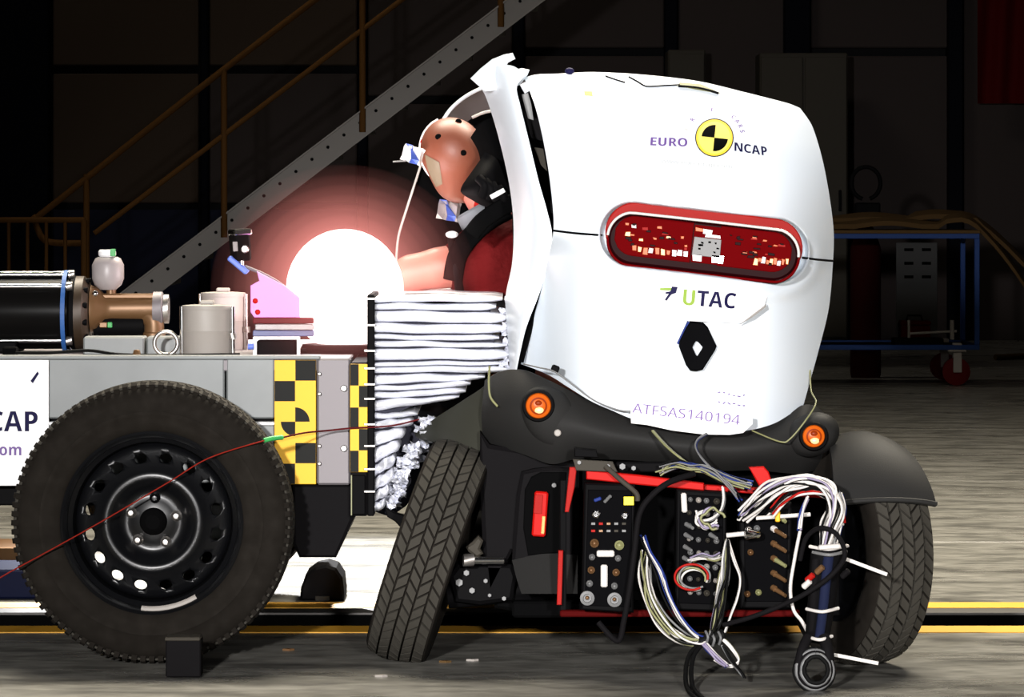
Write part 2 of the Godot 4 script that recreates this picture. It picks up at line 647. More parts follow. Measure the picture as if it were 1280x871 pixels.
func added_spot(at: Vector3, aim: Vector3, angle: float, energy: float) -> void:
	var d := (aim - at).normalized()
	var o := thing("added_spot", "round spot lamp added under the hall roof to whiten the floor beyond the trolley", "lamp", at)
	part(o, "housing", S().lathe(Transform3D(Shape.basis_y(d), at), [Vector2(0, -0.35), Vector2(0.12, -0.35), Vector2(0.2, 0.0), Vector2(0.185, 0.0), Vector2(0.17, -0.04), Vector2(0, -0.04)], 24), M["black metal"])
	part(o, "lamp_lens", S().cyl(at - d * 0.035, at - d * 0.03, 0.165, 24), M["flood lens"])
	part(o, "hanger", S().cyl(at - d * 0.2, Vector3(at.x, 8.0, at.z - 0.1), 0.015, 8), M["black metal"])
	var l := SpotLight3D.new()
	l.name = "added_spot_light"
	add_child(l, true)
	l.look_at_from_position(at + d * 0.02, aim, Vector3.UP)
	l.light_energy = energy
	l.spot_angle = angle
	l.spot_angle_attenuation = 0.6
	l.spot_range = 60.0
	l.spot_attenuation = 2.0
	l.light_size = 0.15
	l.shadow_enabled = true

# ------------------------------------------------------------------ setting
func block(lo: Vector3, hi: Vector3, b: float = 0.0) -> Shape:
	return S().box(T((lo + hi) / 2.0), hi - lo, b)

func room() -> void:
	# the floor is cast in slabs with open joints; a tow-cable slot runs through it under the trolley
	var f := struct("floor", block(Vector3(-9.5, -0.4, -21.5), Vector3(9.5, -0.16, 13.5)), M["slot black"])
	struct("slab", block(Vector3(-9.5, -0.2, -0.74), Vector3(-3.2, 0, 13.5), 0.004), M["concrete"], f)
	struct("slab", block(Vector3(-3.19, -0.2, -0.74), Vector3(9.5, 0, 13.5), 0.004), M["concrete"], f)
	var zs: Array = [-1.05, -2.02, -3.3, -6.1, -9.6, -14.0, -21.5]
	for i in 6:
		var a: float = zs[i] - (0.0 if i == 0 else 0.012)
		var b: float = zs[i + 1]
		var xs: Array = [-9.5, -1.9 + 0.3 * (i % 2), 2.65 + 0.25 * i, 9.5]
		for k in 3:
			struct("slab", block(Vector3(xs[k] + 0.006, -0.2, b), Vector3(xs[k + 1] - 0.006, 0, a), 0.004), M["concrete"], f)
	struct("floor_line", block(Vector3(-9.5, 0, -0.72), Vector3(9.5, 0.002, -0.565)), M["floor yellow"], f)
	struct("floor_line", block(Vector3(-9.5, 0, -1.335), Vector3(9.5, 0.002, -1.185)), M["floor yellow"], f)
	struct("slot_rail", block(Vector3(-9.5, -0.1, -1.16), Vector3(9.5, 0.003, -1.045), 0.001), M["rail steel"], f)
	struct("slot_dark_strip", block(Vector3(-9.5, -0.16, -1.045), Vector3(9.5, -0.003, -1.03)), M["slot black"], f)  # black strip added so the lit slot wall stays dark
	struct("slot_bottom", block(Vector3(-9.5, -0.19, -1.05), Vector3(9.5, -0.16, -0.74)), M["slot black"], f)
	struct("wall_back", block(Vector3(-9.5, -0.2, -21.8), Vector3(9.5, 8.2, -21.4)), M["shell grey"])
	struct("wall_left", block(Vector3(-9.8, -0.2, -21.8), Vector3(-9.5, 8.2, 13.8)), M["shell grey"])
	struct("wall_right", block(Vector3(9.5, -0.2, -21.8), Vector3(9.8, 8.2, 13.8)), M["shell grey"])
	struct("wall_front", block(Vector3(-9.5, -0.2, 13.5), Vector3(9.5, 8.2, 13.8)), M["shell grey"])
	struct("ceiling", block(Vector3(-9.8, 8.0, -21.8), Vector3(9.8, 8.3, 13.8)), M["shell grey"])

func background() -> void:
	# cladding panels and steel columns on the back wall
	var wall: Node3D = get_node("wall_back")
	var z := -21.28
	var panels: Array = [
		[66, -90, 248, 82, "wall clad"], [66, 92, 248, 254, "wall clad"], [66, 262, 248, 440, "wall blue"],
		[262, -90, 446, 82, "wall clad"], [262, 92, 446, 254, "wall clad grey"], [262, 262, 446, 440, "wall blue"],
		[460, -90, 640, 120, "wall clad grey"], [460, 130, 640, 440, "wall clad grey"],
		[656, -90, 830, 60, "wall clad grey"], [656, 70, 830, 440, "wall clad grey"],
		[848, -90, 980, 440, "wall clad grey"], [1014, -90, 1185, 60, "wall clad grey"], [1014, 70, 1185, 440, "wall clad grey"],
		[1205, -90, 1340, 440, "wall clad grey"], [-140, -90, -20, 440, "wall blue"]]
	for p in panels:
		struct("panel", rbox(S(), p[0], p[1], p[2], p[3], z, 0.1, 0.01), M[p[4]], wall)
	for c in [[-20, 60], [250, 260], [447, 459], [641, 655], [831, 847], [981, 1013], [1186, 1204]]:
		var w: float = (c[1] - c[0]) / 2.0
		struct("column", rbox(S(), c[0], -250, c[1], 440, z + (0.15 if w > 8 else 0.06), 0.25, 0.01), M["column navy"], wall)
	# stairs: two stringers, treads between, handrails on posts
	var zs := -16.0
	var st := thing("staircase", "grey steel staircase rising to the right behind the trolley, with ochre handrails", "staircase", Vector3(P(50, 463, zs).x, 0, zs))
	var slope := 380.0 / 500.0
	var line := func(x: float, dz: float) -> Vector3:
		return P(x, 374.0 + (165.0 - x) * slope, zs + dz)
	for dz in [0.0, -0.95]:
		var a: Vector3 = line.call(46.0, dz)
		var b: Vector3 = line.call(900.0, dz)
		var d := (b - a).normalized()
		var mid := (a + b) / 2.0
		var bs := Basis(d, Vector3(-d.y, d.x, 0), Vector3(0, 0, 1))
		var sg := S().box(Transform3D(bs, mid), Vector3((b - a).length(), 0.15, 0.012))
		sg.box(Transform3D(bs, mid + bs.y * 0.072 + Vector3(0, 0, 0.02)), Vector3((b - a).length(), 0.01, 0.05))
		sg.box(Transform3D(bs, mid - bs.y * 0.072 + Vector3(0, 0, 0.02)), Vector3((b - a).length(), 0.01, 0.05))
		var sp := part(st, "stringer", sg, M["stair steel"])
		if dz == 0.0:
			for k in 36:
				var q: Vector3 = line.call(170.0 + k * 20.0, dz)
				part(sp, "bolt", S().cyl(q + Vector3(0, 0.02, 0.006), q + Vector3(0, 0.02, 0.016), 0.011, 8), M["black metal"])
	for k in 20:
		var q: Vector3 = line.call(64.0 + k * 42.0, 0.0)
		part(st, "tread", S().box(T(Vector3(q.x, q.y + 0.004, zs - 0.475)), Vector3(0.22, 0.035, 0.935), 0.004), M["stair steel"])
	for dz in [0.03, -0.98]:
		var za: float = zs + dz
		for r in [0, 1]:
			var up: float = 200.0 if r == 0 else 118.0
			var pts: Array = []
			for x in ([118.0, 400.0, 680.0, 900.0] if r else [62.0, 280.0, 500.0, 700.0, 900.0]):
				pts.append(P(x, 374.0 + (165.0 - x) * slope - up + (7.0 if x < 70.0 else 0.0), za))
			if r == 0:
				pts.insert(0, P(46, 271, za))
				pts.insert(0, P(47, 286, za))
				pts.insert(0, P(60, 302, za))
				pts.insert(0, P(104, 304, za))
			part(st, "handrail", S().tube(pts, 0.021 if r == 0 else 0.017, 8, 6), M["rail ochre"])
		for x in [108.0, 280.0, 453.0, 626.0, 800.0]:
			var yb: float = 374.0 + (165.0 - x) * slope
			part(st, "post", S().cyl(P(x, yb + (10 if x > 110.0 else 36), za), P(x, yb - 200, za), 0.021, 8), M["rail ochre"])
	# guard rail in front of the foot of the stairs
	var gr := thing("guard_rail", "low ochre guard rail with upright bars left of the staircase foot", "guard rail", Vector3(P(0, 300, -15.2).x, 0, -15.2))
	part(gr, "top_rail", S().cyl(P(-160, 275, -15.2), P(106, 275, -15.2), 0.018, 8), M["rail ochre"])
	part(gr, "bottom_rail", S().cyl(P(-160, 448, -15.2), P(106, 448, -15.2), 0.016, 8), M["rail ochre"])
	for k in 12:
		var x := 105.0 - 23.5 * k
		var b := P(x, 300, -15.2)
		part(gr, "bar", S().cyl(Vector3(b.x, 0.0, b.z), P(x, 275, -15.2), 0.012 if k else 0.02, 8), M["rail ochre"])
	# tall cabinets against the wall
	for c in [[950.0, 1060.0, 66.0, "tall dark olive metal cabinet against the back wall, above the right of the car"], [835.0, 882.0, 62.0, "narrow dark metal cabinet at the back wall, behind the middle of the car roof"]]:
		var zc := -20.3
		var a := P(c[0], c[2], zc)
		var b := P(c[1], c[2], zc)
		var cab := thing("tall_cabinet", c[3], "cabinet", Vector3((a.x + b.x) / 2, 0, zc))
		part(cab, "body", block(Vector3(a.x, 0, zc - 0.6), Vector3(b.x, a.y, zc - 0.03), 0.01), M["cabinet"])
		var n := 2 if c[1] - c[0] > 60.0 else 1
		for k in n:
			var x0: float = lerpf(a.x, b.x, float(k) / n) + 0.01
			var x1: float = lerpf(a.x, b.x, float(k + 1) / n) - 0.01
			var dr := part(cab, "door", block(Vector3(x0, 0.06, zc - 0.03), Vector3(x1, a.y - 0.03, zc - 0.005), 0.004), M["cabinet"])
			part(dr, "handle", block(Vector3(x1 - 0.06, 1.0, zc - 0.006), Vector3(x1 - 0.04, 1.16, zc + 0.02), 0.004), M["black metal"])
	# cloth added in place of a dim red glow at the top right
	var hb := thing("red_glow_cloth", "added dark red cloth standing for a red glow, upper right of the back wall", "glow_stand_in", P(1262, 130, -20.9))
	var cloth: Array = []
	for j in 20:
		var row: Array = []
		for i in 24:
			row.append(P(1222 + i * 4.6, -110 + j * 12.6, -20.95 + 0.035 * sin(i * 0.9 + 0.15 * j)))
		cloth.append(row)
	part(hb, "cloth", S().grid(cloth, Vector3(0, 0, 1), 0.006), M["deep red"])
	part(hb, "hanging_bar", S().cyl(P(1214, -112, -20.97), P(1336, -112, -20.97), 0.02, 10), M["black metal"])
	cart()

func cart() -> void:
	var z := -14.0
	var floor_x := P(1220, 430, z).x
	var c := thing("steel_cart", "blue steel tube cart on red casters at the back, right of the car", "cart", Vector3(P(1050, 433, z).x, 0, z - 0.35))
	var w := 0.03
	var xl := P(878, 300, z).x
	var xr := P(1221, 300, z).x
	var yt := P(1221, 295, z).y
	var yb := P(1221, 434, z).y
	var zb := z - 0.75
	for zz in [z, zb]:
		part(c, "top_rail", block(Vector3(xl, yt - w / 2, zz - w / 2), Vector3(xr + w / 2, yt + w / 2, zz + w / 2), 0.003), M["cart blue"])
		part(c, "shelf_rail", block(Vector3(xl, yb - w / 2, zz - w / 2), Vector3(xr + w / 2, yb + w / 2, zz + w / 2), 0.003), M["cart blue"])
		for x in [xl, xr]:
			part(c, "leg", block(Vector3(x - w / 2, yb + w / 2, zz - w / 2), Vector3(x + w / 2, yt - w / 2, zz + w / 2), 0.003), M["cart blue"])
	for x in [xl, xr]:
		for y in [yt, yb]:
			part(c, "cross_rail", block(Vector3(x - w / 2, y - w / 2, zb + w / 2), Vector3(x + w / 2, y + w / 2, z - w / 2), 0.003), M["cart blue"])
	part(c, "shelf", block(Vector3(xl + w / 2, yb - 0.01, zb + w / 2), Vector3(xr - w / 2, yb + 0.004, z - w / 2)), M["black metal"])
	part(c, "table_top", block(Vector3(xl - 0.01, yt + w / 2, zb - 0.02), Vector3(xr + 0.02, yt + w / 2 + 0.02, z + 0.02), 0.004), M["canvas brown"])
	for x in [xl + 0.08, xr - 0.12]:
		for zz in [z - 0.02, zb + 0.02]:
			var k := Node3D.new()
			k.name = "caster"
			c.add_child(k, true)
			k.set_meta("label", "red swivel caster in a pale bracket")
			var r := 0.083
			part(k, "wheel", S().lathe(Transform3D(Basis(Vector3(0, 1, 0), Vector3(0, 0, 1), Vector3(1, 0, 0)).orthonormalized(), Vector3(x, r, zz)), [Vector2(0, -0.018), Vector2(r * 0.75, -0.02), Vector2(r, -0.014), Vector2(r, 0.014), Vector2(r * 0.75, 0.02), Vector2(0, 0.018)], 20), mat("caster red", Color(0.34, 0.05, 0.05), 0.6))
			var br := S().box(T(Vector3(x + 0.005, (yb + r) / 2 + 0.01, zz + 0.03)), Vector3(0.05, yb - r + 0.03, 0.006), 0.002)
			br.box(T(Vector3(x + 0.005, (yb + r) / 2 + 0.01, zz - 0.03)), Vector3(0.05, yb - r + 0.03, 0.006), 0.002)
			br.box(T(Vector3(x, yb - 0.02, zz)), Vector3(0.11, 0.012, 0.1), 0.003)
			part(k, "bracket", br, M["pot grey"])
	# things on the cart
	var yl := yb + 0.004
	var bp := P(1146, 335, z - 0.55)
	var board := thing("perforated_board", "grey board with a grid of dark slots standing on the blue cart", "board", Vector3(bp.x, yl, z - 0.55))
	part(board, "plate", block(Vector3(bp.x - 0.125, yl, z - 0.565), Vector3(bp.x + 0.125, P(1146, 303, z - 0.55).y, z - 0.55), 0.004), M["board grey"])
	for r in 3:
		for k in 2:
			var q := P(1136 + 22 * k, 312 + 17 * r, z - 0.548)
			part(board, "slot", S().box(T(q), Vector3(0.055, 0.018, 0.006)), M["slot black"])
	var lv := thing("floor_jack", "small jack with a pale lever arm lying on the lower shelf of the blue cart", "jack", Vector3(P(1165, 420, z - 0.2).x, yl, z - 0.2))
	part(lv, "base", block(Vector3(P(1120, 0, z).x, yl, z - 0.3), Vector3(P(1182, 0, z).x, yl + 0.045, z - 0.1), 0.006), M["black metal"])
	part(lv, "lever", S().cyl(P(1137, 421, z - 0.16) + Vector3(0, 0.02, 0), P(1196, 414, z - 0.16), 0.008, 8), M["pot grey"])
	part(lv, "post", S().cyl(P(1190, 424, z - 0.16), P(1190, 400, z - 0.16), 0.014, 8), M["pot grey"])
	part(lv, "post", S().cyl(P(1136, 422, z - 0.16), P(1136, 400, z - 0.16), 0.009, 8), M["pot grey"])
	var rb := thing("tool_box", "dark red tool box on the lower shelf of the blue cart", "tool box", Vector3(P(1145, 420, z - 0.45).x, yl, z - 0.45))
	var rx := P(1143, 0, z - 0.45).x
	part(rb, "body", block(Vector3(rx - 0.09, yl, z - 0.53), Vector3(rx + 0.09, yl + 0.11, z - 0.37), 0.008), M["deep red"])
	part(rb, "lid", block(Vector3(rx - 0.093, yl + 0.112, z - 0.533), Vector3(rx + 0.093, yl + 0.14, z - 0.367), 0.008), M["deep red"])
	part(rb, "handle", S().tube([Vector3(rx - 0.05, yl + 0.13, z - 0.45), Vector3(rx - 0.04, yl + 0.17, z - 0.45), Vector3(rx + 0.04, yl + 0.17, z - 0.45), Vector3(rx + 0.05, yl + 0.13, z - 0.45)], 0.006, 6), M["black metal"])
	# brown covers thrown over the cart: two lengths that sag over its right end
	var yy := yt + w / 2 + 0.02
	for k in 2:
		var rows: Array = []
		for j in 5:
			var row: Array = []
			for i in 30:
				var px := 1010.0 + i * 9.6
				var py := 279.0 - 5.0 * k + 3.0 * sin(i * 0.45 + k)
				if px > 1180.0 - 40 * k:
					py -= 9.0 * exp(-pow((px - 1195.0 + 30 * k) / 34.0, 2.0))
				if px > 1205.0:
					py += pow((px - 1205.0) / 75.0, 1.4) * (74.0 - 22 * k)
				var q := P(px, py, z - 0.05 - 0.15 * k - 0.13 * j)
				q.y += 0.03 * sin(PI * j / 4.0)
				if px < 1226.0:
					q.y = maxf(q.y, yy + 0.034 + 0.036 * k)
				row.append(q)
			rows.append(row)
		solo("canvas_cover", S().grid(rows, Vector3(0, 1, 0.4), 0.03), M["canvas brown"], ["brown canvas cover over the blue cart, the layer drooping furthest past its end", "brown canvas cover on the blue cart, upper layer folded over the lower one"][k], "cover", "canvas covers on the cart")
	# hose reel / extinguisher shape standing on the table
	var e := P(1082, 280, z - 0.5)
	var ey := yy + 0.06
	var ex := thing("fire_extinguisher", "dark red extinguisher with a round hose loop standing behind the blue cart", "extinguisher", Vector3(e.x, 0, zb - 0.3))
	var zx := zb - 0.3
	var xb := P(1082, 0, zx).x
	part(ex, "bottle", S().lathe(T(Vector3(xb, 0, zx)), [Vector2(0, 0), Vector2(0.09, 0.0), Vector2(0.095, 0.03), Vector2(0.095, 0.8), Vector2(0.06, 0.9), Vector2(0.035, 0.95), Vector2(0.035, 1.0), Vector2(0, 1.0)], 20), M["dim red"])
	part(ex, "valve", block(Vector3(xb - 0.07, 1.0, zx - 0.03), Vector3(xb + 0.09, 1.08, zx + 0.03), 0.01), M["black metal"])
	var loop: Array = []
	for i in 25:
		var t := TAU * i / 24.0 * 0.92 - 1.3
		loop.append(Vector3(xb + 0.09 * cos(t), 1.2 + 0.10 * sin(t), zx + 0.02))
	part(ex, "hose", S().tube(loop, 0.013, 8), M["black metal"])
	solo("floor_pipe", S().cyl(Vector3(P(1244, 0, -17.6).x, 0.021, -17.6), Vector3(P(1340, 0, -18.0).x, 0.021, -18.0), 0.02, 8), M["canvas brown"], "thin brown pipe lying across the dark floor right of the cart", "pipe")

# ------------------------------------------------------------------ wheels
# tread blocks: rows x n lugs round the axle (local x), from radius r0 to r1, across width w, slanted by skew radians
func lugs(xf: Transform3D, r0: float, r1: float, w: float, rows: int, n: int, skew: float, zig: bool, shoulder: float = 0.0) -> Shape:
	var sh := S()
	var rw := w / rows
	for r in rows:
		var xa := -w / 2 + rw * r + rw * 0.09
		var xb := -w / 2 + rw * (r + 1) - rw * 0.09
		var sk := skew * (1.0 if not zig or r % 2 == 0 else -1.0)
		for k in n:
			var t0 := TAU * (k + 0.5 * (r % 2)) / n
			var t1 := t0 + TAU / n * 0.78
			var q: Array = []
			for rad in [r0, r1]:
				for c in [[xa, 0.0], [xb, 1.0]]:
					var drop: float = shoulder * pow(absf(c[0]) / (w / 2), 3.0)
					for t in [t0, t1]:
						var tt: float = t + sk * (c[1] - 0.5)
						q.append(xf * Vector3(c[0], (rad - drop) * cos(tt), (rad - drop) * sin(tt)))
			var o := Vector3.ZERO
			for p in q: o += p
			o /= 8.0
			sh.oquad(o, q[4], q[5], q[7], q[6])
			sh.oquad(o, q[0], q[1], q[5], q[4])
			sh.oquad(o, q[2], q[3], q[7], q[6])
			sh.oquad(o, q[0], q[2], q[6], q[4])
			sh.oquad(o, q[1], q[3], q[7], q[5])
	return sh

func axle_frame(c: Vector3, b: Basis) -> Transform3D:
	# lathe's y axis laid along the wheel's x axis
	return Transform3D(b * Basis(Vector3(0, 0, 1), Vector3(1, 0, 0), Vector3(0, 1, 0)), c)

func trolley() -> void:
	var zf := -0.13
	var zb := -1.47
	var t := thing("barrier_trolley", "heavy grey steel trolley on black steel wheels at the left, carrying the crushed barrier block", "trolley", Vector3(P(195, 0, -0.8).x, 0, -0.8))
	# box beams: near side plate in two lengths with a seam, ledge below
	part(t, "side_beam", rbox(S(), -560, 448, 280.5, 523, zf, 0.06, 0.004), M["grey paint"])
	part(t, "side_beam", rbox(S(), 283, 448, 343, 523, zf, 0.06, 0.004), M["grey paint"])
	part(t, "ledge", rbox(S(), -560, 527.5, 343, 531.5, zf + 0.012, 0.05, 0.002), M["sticker white"])
	part(t, "lower_plate", rbox(S(), -560, 531, 343, 604, zf - 0.004, 0.05, 0.003), M["grey paint"])
	part(t, "shadow_gap", rbox(S(), -560, 521, 343, 529, zf - 0.03, 0.03), M["black metal"])
	var a := P(-560, 449, zf)
	var b := P(436, 449, zf)
	part(t, "deck", block(Vector3(a.x, a.y - 0.03, zb), Vector3(b.x, a.y, zf - 0.002), 0.003), M["worn steel"])
	part(t, "deck_edge", rbox(S(), -560, 444.5, 400, 449, zf + 0.008, 0.06, 0.002), M["grey paint"])
	part(t, "far_beam", block(Vector3(a.x, 0.42, zb), Vector3(b.x, a.y - 0.031, zb + 0.06), 0.004), M["grey paint"])
	part(t, "cross_member", block(Vector3(b.x - 0.10, 0.42, zb + 0.061), Vector3(b.x - 0.01, a.y - 0.031, zf - 0.062), 0.004), M["black metal"])
	part(t, "cross_member", block(Vector3(-1.9, 0.35, zb + 0.061), Vector3(-1.75, a.y - 0.031, zf - 0.062), 0.004), M["black metal"])
	# white placard with its print
	var pl := part(t, "placard", rbox(S(), -190, 450, 61, 607, zf + 0.014, 0.012, 0.001), M["sticker white"])
	word("NCAP", 48.5, 539, zf + 0.0145, 25, 0.0, M["ink navy"], pl, 2, 1.0)
	word(".com", 28, 569, zf + 0.0145, 14, 0.0, M["ink violet"], pl, 2, 1.0)
	part(pl, "logo_mark", slab(S(), V2([38, 476, 47, 464, 48.5, 467, 41, 479]), zf + 0.0155, 0.0012), M["ink navy"])
	# yellow and black target
	target(t, "target", 343, 450, 395, 605, zf + 0.012, 26.0, 25.83, [[0, 1], [1, 0], [0, 0], [0, 0], [0, 1], [1, 0]], Vector2(369, 527), 18.0)
	# front end plate and black understructure
	var fp := part(t, "end_plate", rbox(S(), 396, 448, 438, 606, zf + 0.006, 0.07, 0.005), M["worn steel"])
	for p in [[399.5, 467], [399.5, 492], [399.5, 557], [399.5, 579], [430, 485], [430, 560]]:
		var q := P(p[0], p[1], zf + 0.006)
		part(fp, "bolt", S().cyl(q, q + Vector3(0, 0, 0.014), U(4.2 if p[0] > 420 else 2.4, zf), 8, -1.0, 0.002), M["steel"])
	part(t, "understructure", slab(S(), V2([366, 606, 441, 606, 441, 650, 420, 697, 374, 697, 366, 680]), zf - 0.01, 1.25, 0.008), M["dark plastic"])
	part(t, "belly_pan", block(Vector3(-1.7, 0.36, zb + 0.07), Vector3(P(366, 0, zf).x, 0.41, zf - 0.07), 0.004), M["black metal"])
	# wheels, near and far pair
	for w in [[P(193.5, 650, 0.05), 1.0], [P(193.5, 650, 0.05) + Vector3(0, 0, -1.62), -1.0]]:
		trolley_wheel(t, w[0], w[1])
	part(t, "axle", S().cyl(P(193.5, 650, 0.05) + Vector3(0, 0, -0.13), P(193.5, 650, 0.05) + Vector3(0, 0, -1.5), 0.035, 14), M["black metal"])

func target(par: Node3D, called: String, x0: float, y0: float, x1: float, y1: float, z: float, cw: float, ch: float, black: Array, sym: Vector2 = Vector2.INF, r: float = 0.0) -> void:
	var o := part(par, called, rbox(S(), x0, y0, x1, y1, z, 0.008, 0.001), M["yellow target"], "yellow plate with black squares")
	for j in black.size():
		for i in 2:
			if black[j][i]:
				part(o, "black_square", rbox(S(), x0 + cw * i + 0.2, y0 + ch * j + 0.2, x0 + cw * (i + 1) - 0.2, y0 + ch * (j + 1) - 0.2, z + 0.0012, 0.0012), M["black target"])
	if r > 0.0:
		for k in 2:
			var poly: Array = [sym]
			for i in 9:
				var t := PI / 2 * i / 8.0 + PI * k
				poly.append(sym + Vector2(cos(t), -sin(t)) * r)
			part(o, "black_quadrant", slab(S(), poly, z + 0.0012, 0.0012), M["black target"])

func trolley_wheel(t: Node3D, c: Vector3, side: float) -> void:
	var w := Node3D.new()
	w.name = "wheel"
	t.add_child(w, true)
	# local y of the lathe = outward
	var fr := Transform3D(Basis(Vector3(1, 0, 0), Vector3(0, 0, side), Vector3(0, -side, 0)).orthonormalized(), c)
	var R := 0.343
	var prof: Array = [Vector2(0.212, 0.045), Vector2(0.218, 0.078), Vector2(0.228, 0.092), Vector2(0.245, 0.1), Vector2(0.262, 0.103), Vector2(0.264, 0.1045), Vector2(0.272, 0.1045), Vector2(0.274, 0.1025), Vector2(0.296, 0.1), Vector2(0.318, 0.09), Vector2(0.33, 0.074), Vector2(0.337, 0.06), Vector2(0.338, 0), Vector2(0.337, -0.06), Vector2(0.318, -0.09), Vector2(0.27, -0.104), Vector2(0.228, -0.092), Vector2(0.212, -0.05)]
	part(w, "tyre", S().lathe(fr, prof, 96, true), M["rubber"])
	var lf := Transform3D(Basis(Vector3(0, 0, 1), Vector3(0, 1, 0), Vector3(-1, 0, 0)), c)
	part(w, "tread", lugs(lf, 0.33, R, 0.15, 5, 96, 0.02, true, 0.008), M["tread rubber"], "", "stuff")
	# shoulder notches: short bars round the edge of the sidewall
	var nb := S()
	for i in 96:
		var a := TAU * i / 96.0
		var p := fr * Vector3(0.331 * cos(a), 0.077, 0.331 * sin(a))
		var rad := (p - c) * Vector3(1, 1, 0)
		var bs := Basis(rad.normalized(), Vector3(0, 0, 1).cross(rad.normalized()), Vector3(0, 0, 1))
		nb.box(Transform3D(bs * Basis(Vector3(0, 1, 0), -0.5 * side), p), Vector3(0.020, 0.013, 0.014))
	part(w, "shoulder_block", nb, M["rubber"], "", "stuff")
	# pressed steel rim
	var rim: Array = [Vector2(0.216, 0.03), Vector2(0.219, 0.078), Vector2(0.223, 0.087), Vector2(0.217, 0.09), Vector2(0.211, 0.084), Vector2(0.207, 0.06), Vector2(0.196, 0.052), Vector2(0.19, 0.02), Vector2(0.19, -0.06), Vector2(0.21, -0.08), Vector2(0.2155, -0.08), Vector2(0.196, -0.055), Vector2(0.196, 0.015), Vector2(0.21, 0.03)]
	part(w, "rim", S().lathe(fr, rim, 96, true), M["rim black"])
	if side > 0.0:
		# disc with vent holes, cut from a spun profile
		var csg := CSGCombiner3D.new()
		csg.name = "wheel_disc"
		w.add_child(csg, true)
		var shift: Vector3 = root_of(t).position
		csg.transform = Transform3D(Basis(Vector3(1, 0, 0), Vector3(0, 0, 1), Vector3(0, -1, 0)), c - shift)
		csg.material_override = M["rim black"]
		var sp := CSGPolygon3D.new()
		sp.name = "spun_disc"
		sp.polygon = PackedVector2Array([Vector2(0.0, 0.040), Vector2(0.052, 0.040), Vector2(0.06, 0.036), Vector2(0.072, 0.037), Vector2(0.084, 0.044), Vector2(0.1, 0.066), Vector2(0.113, 0.073), Vector2(0.126, 0.066), Vector2(0.142, 0.05), Vector2(0.165, 0.042), Vector2(0.18, 0.036), Vector2(0.1905, 0.026), Vector2(0.1905, 0.018), Vector2(0.178, 0.03), Vector2(0.142, 0.042), Vector2(0.113, 0.065), Vector2(0.084, 0.036), Vector2(0.072, 0.03), Vector2(0.0, 0.03)])
		sp.mode = CSGPolygon3D.MODE_SPIN
		sp.spin_degrees = 360.0
		sp.spin_sides = 64
		sp.smooth_faces = true
		csg.add_child(sp)
		for i in 16:
			var h := CSGCylinder3D.new()
			h.name = "vent_hole_%02d" % i
			h.operation = CSGShape3D.OPERATION_SUBTRACTION
			h.radius = 0.0125
			h.height = 0.12
			h.sides = 16
			var a := TAU * (i + 0.5) / 16.0
			h.transform = Transform3D(Basis(Vector3(0, 1, 0), -a) * Basis.from_scale(Vector3(0.95, 1, 1.25)), Vector3(0.157 * cos(a), 0.05, 0.157 * sin(a)))
			csg.add_child(h)
		part(w, "hub_cap", S().lathe(fr, [Vector2(0, 0.062), Vector2(0.018, 0.062), Vector2(0.022, 0.058), Vector2(0.03, 0.052), Vector2(0.034, 0.04), Vector2(0.034, 0.03), Vector2(0, 0.03)], 28), M["black cavity"])
		part(w, "brake_drum", S().lathe(fr, [Vector2(0, 0.0), Vector2(0.13, 0.0), Vector2(0.135, -0.01), Vector2(0.135, -0.07), Vector2(0, -0.07)], 32), M["black metal"])
		for i in 5:
			var a := deg_to_rad(158.0 + 72.0 * i)
			var q := c + Vector3(0.058 * cos(a), 0.058 * sin(a), 0.036)
			part(w, "wheel_bolt", S().lathe(Transform3D(Basis(Vector3(1, 0, 0), Vector3(0, 0, 1), Vector3(0, -1, 0)), q), [Vector2(0.0135, 0), Vector2(0.0135, 0.006), Vector2(0.0105, 0.009), Vector2(0.0105, 0.018), Vector2(0.006, 0.024), Vector2(0, 0.025)], 16), M["steel"] if i != 4 else M["rim black"])
		var wt: Array = []
		for j in 3:
			var row: Array = []
			for i in 15:
				var a := deg_to_rad(-97.0 + 38.0 * i / 14.0)
				var rr := 0.203 + 0.0065 * j
				row.append(c + Vector3(rr * cos(a), rr * sin(a), 0.082 + 0.007 * sin(PI * j / 2.0) + (0.004 if j == 2 else 0.0)))
			wt.append(row)
		part(w, "balance_weight", S().grid(wt, Vector3(0, 0, 1), 0.008), M["pot grey"], "pale balance weight clipped to the rim")
	else:
		part(w, "wheel_disc", S().lathe(fr, [Vector2(0, 0.04), Vector2(0.07, 0.04), Vector2(0.11, 0.07), Vector2(0.1905, 0.03), Vector2(0.1905, 0.02), Vector2(0, 0.02)], 48), M["rim black"])

# ------------------------------------------------------------------ lettering: each letter a piece of its own on the surface z(x, y)
func word(txt: String, x: float, y: float, z: float, size_px: float, deg: float, m: Material, par: Node3D, align: int = 0, stretch: float = 1.0, on_shell: bool = false, weight: int = 700) -> void:
	# (x, y) = left (0), middle (1) or right (2) end of the baseline; size_px = height of capitals
	var f := SystemFont.new()
	f.font_names = PackedStringArray(["Droid Sans"])
	f.font_weight = weight
	var glyphs: Array = []
	var total := 0.0
	for i in txt.length():
		var w := f.get_string_size(txt[i], HORIZONTAL_ALIGNMENT_LEFT, -1, 100).x / 72.0 * size_px * stretch
		glyphs.append(w)
		total += w
	var dir := Vector2(cos(deg_to_rad(deg)), sin(deg_to_rad(deg)))
	var at := Vector2(x, y) - dir * total * align / 2.0
	var shift := Vector3.ZERO
	var q: Node = par
	while q != self:
		shift += q.position
		q = q.get_parent()
	for i in txt.length():
		if txt[i] != " ":
			letter(f, txt[i], at + dir * glyphs[i] / 2.0, size_px, deg, z, m, par, shift, stretch, on_shell)
		at += dir * glyphs[i]

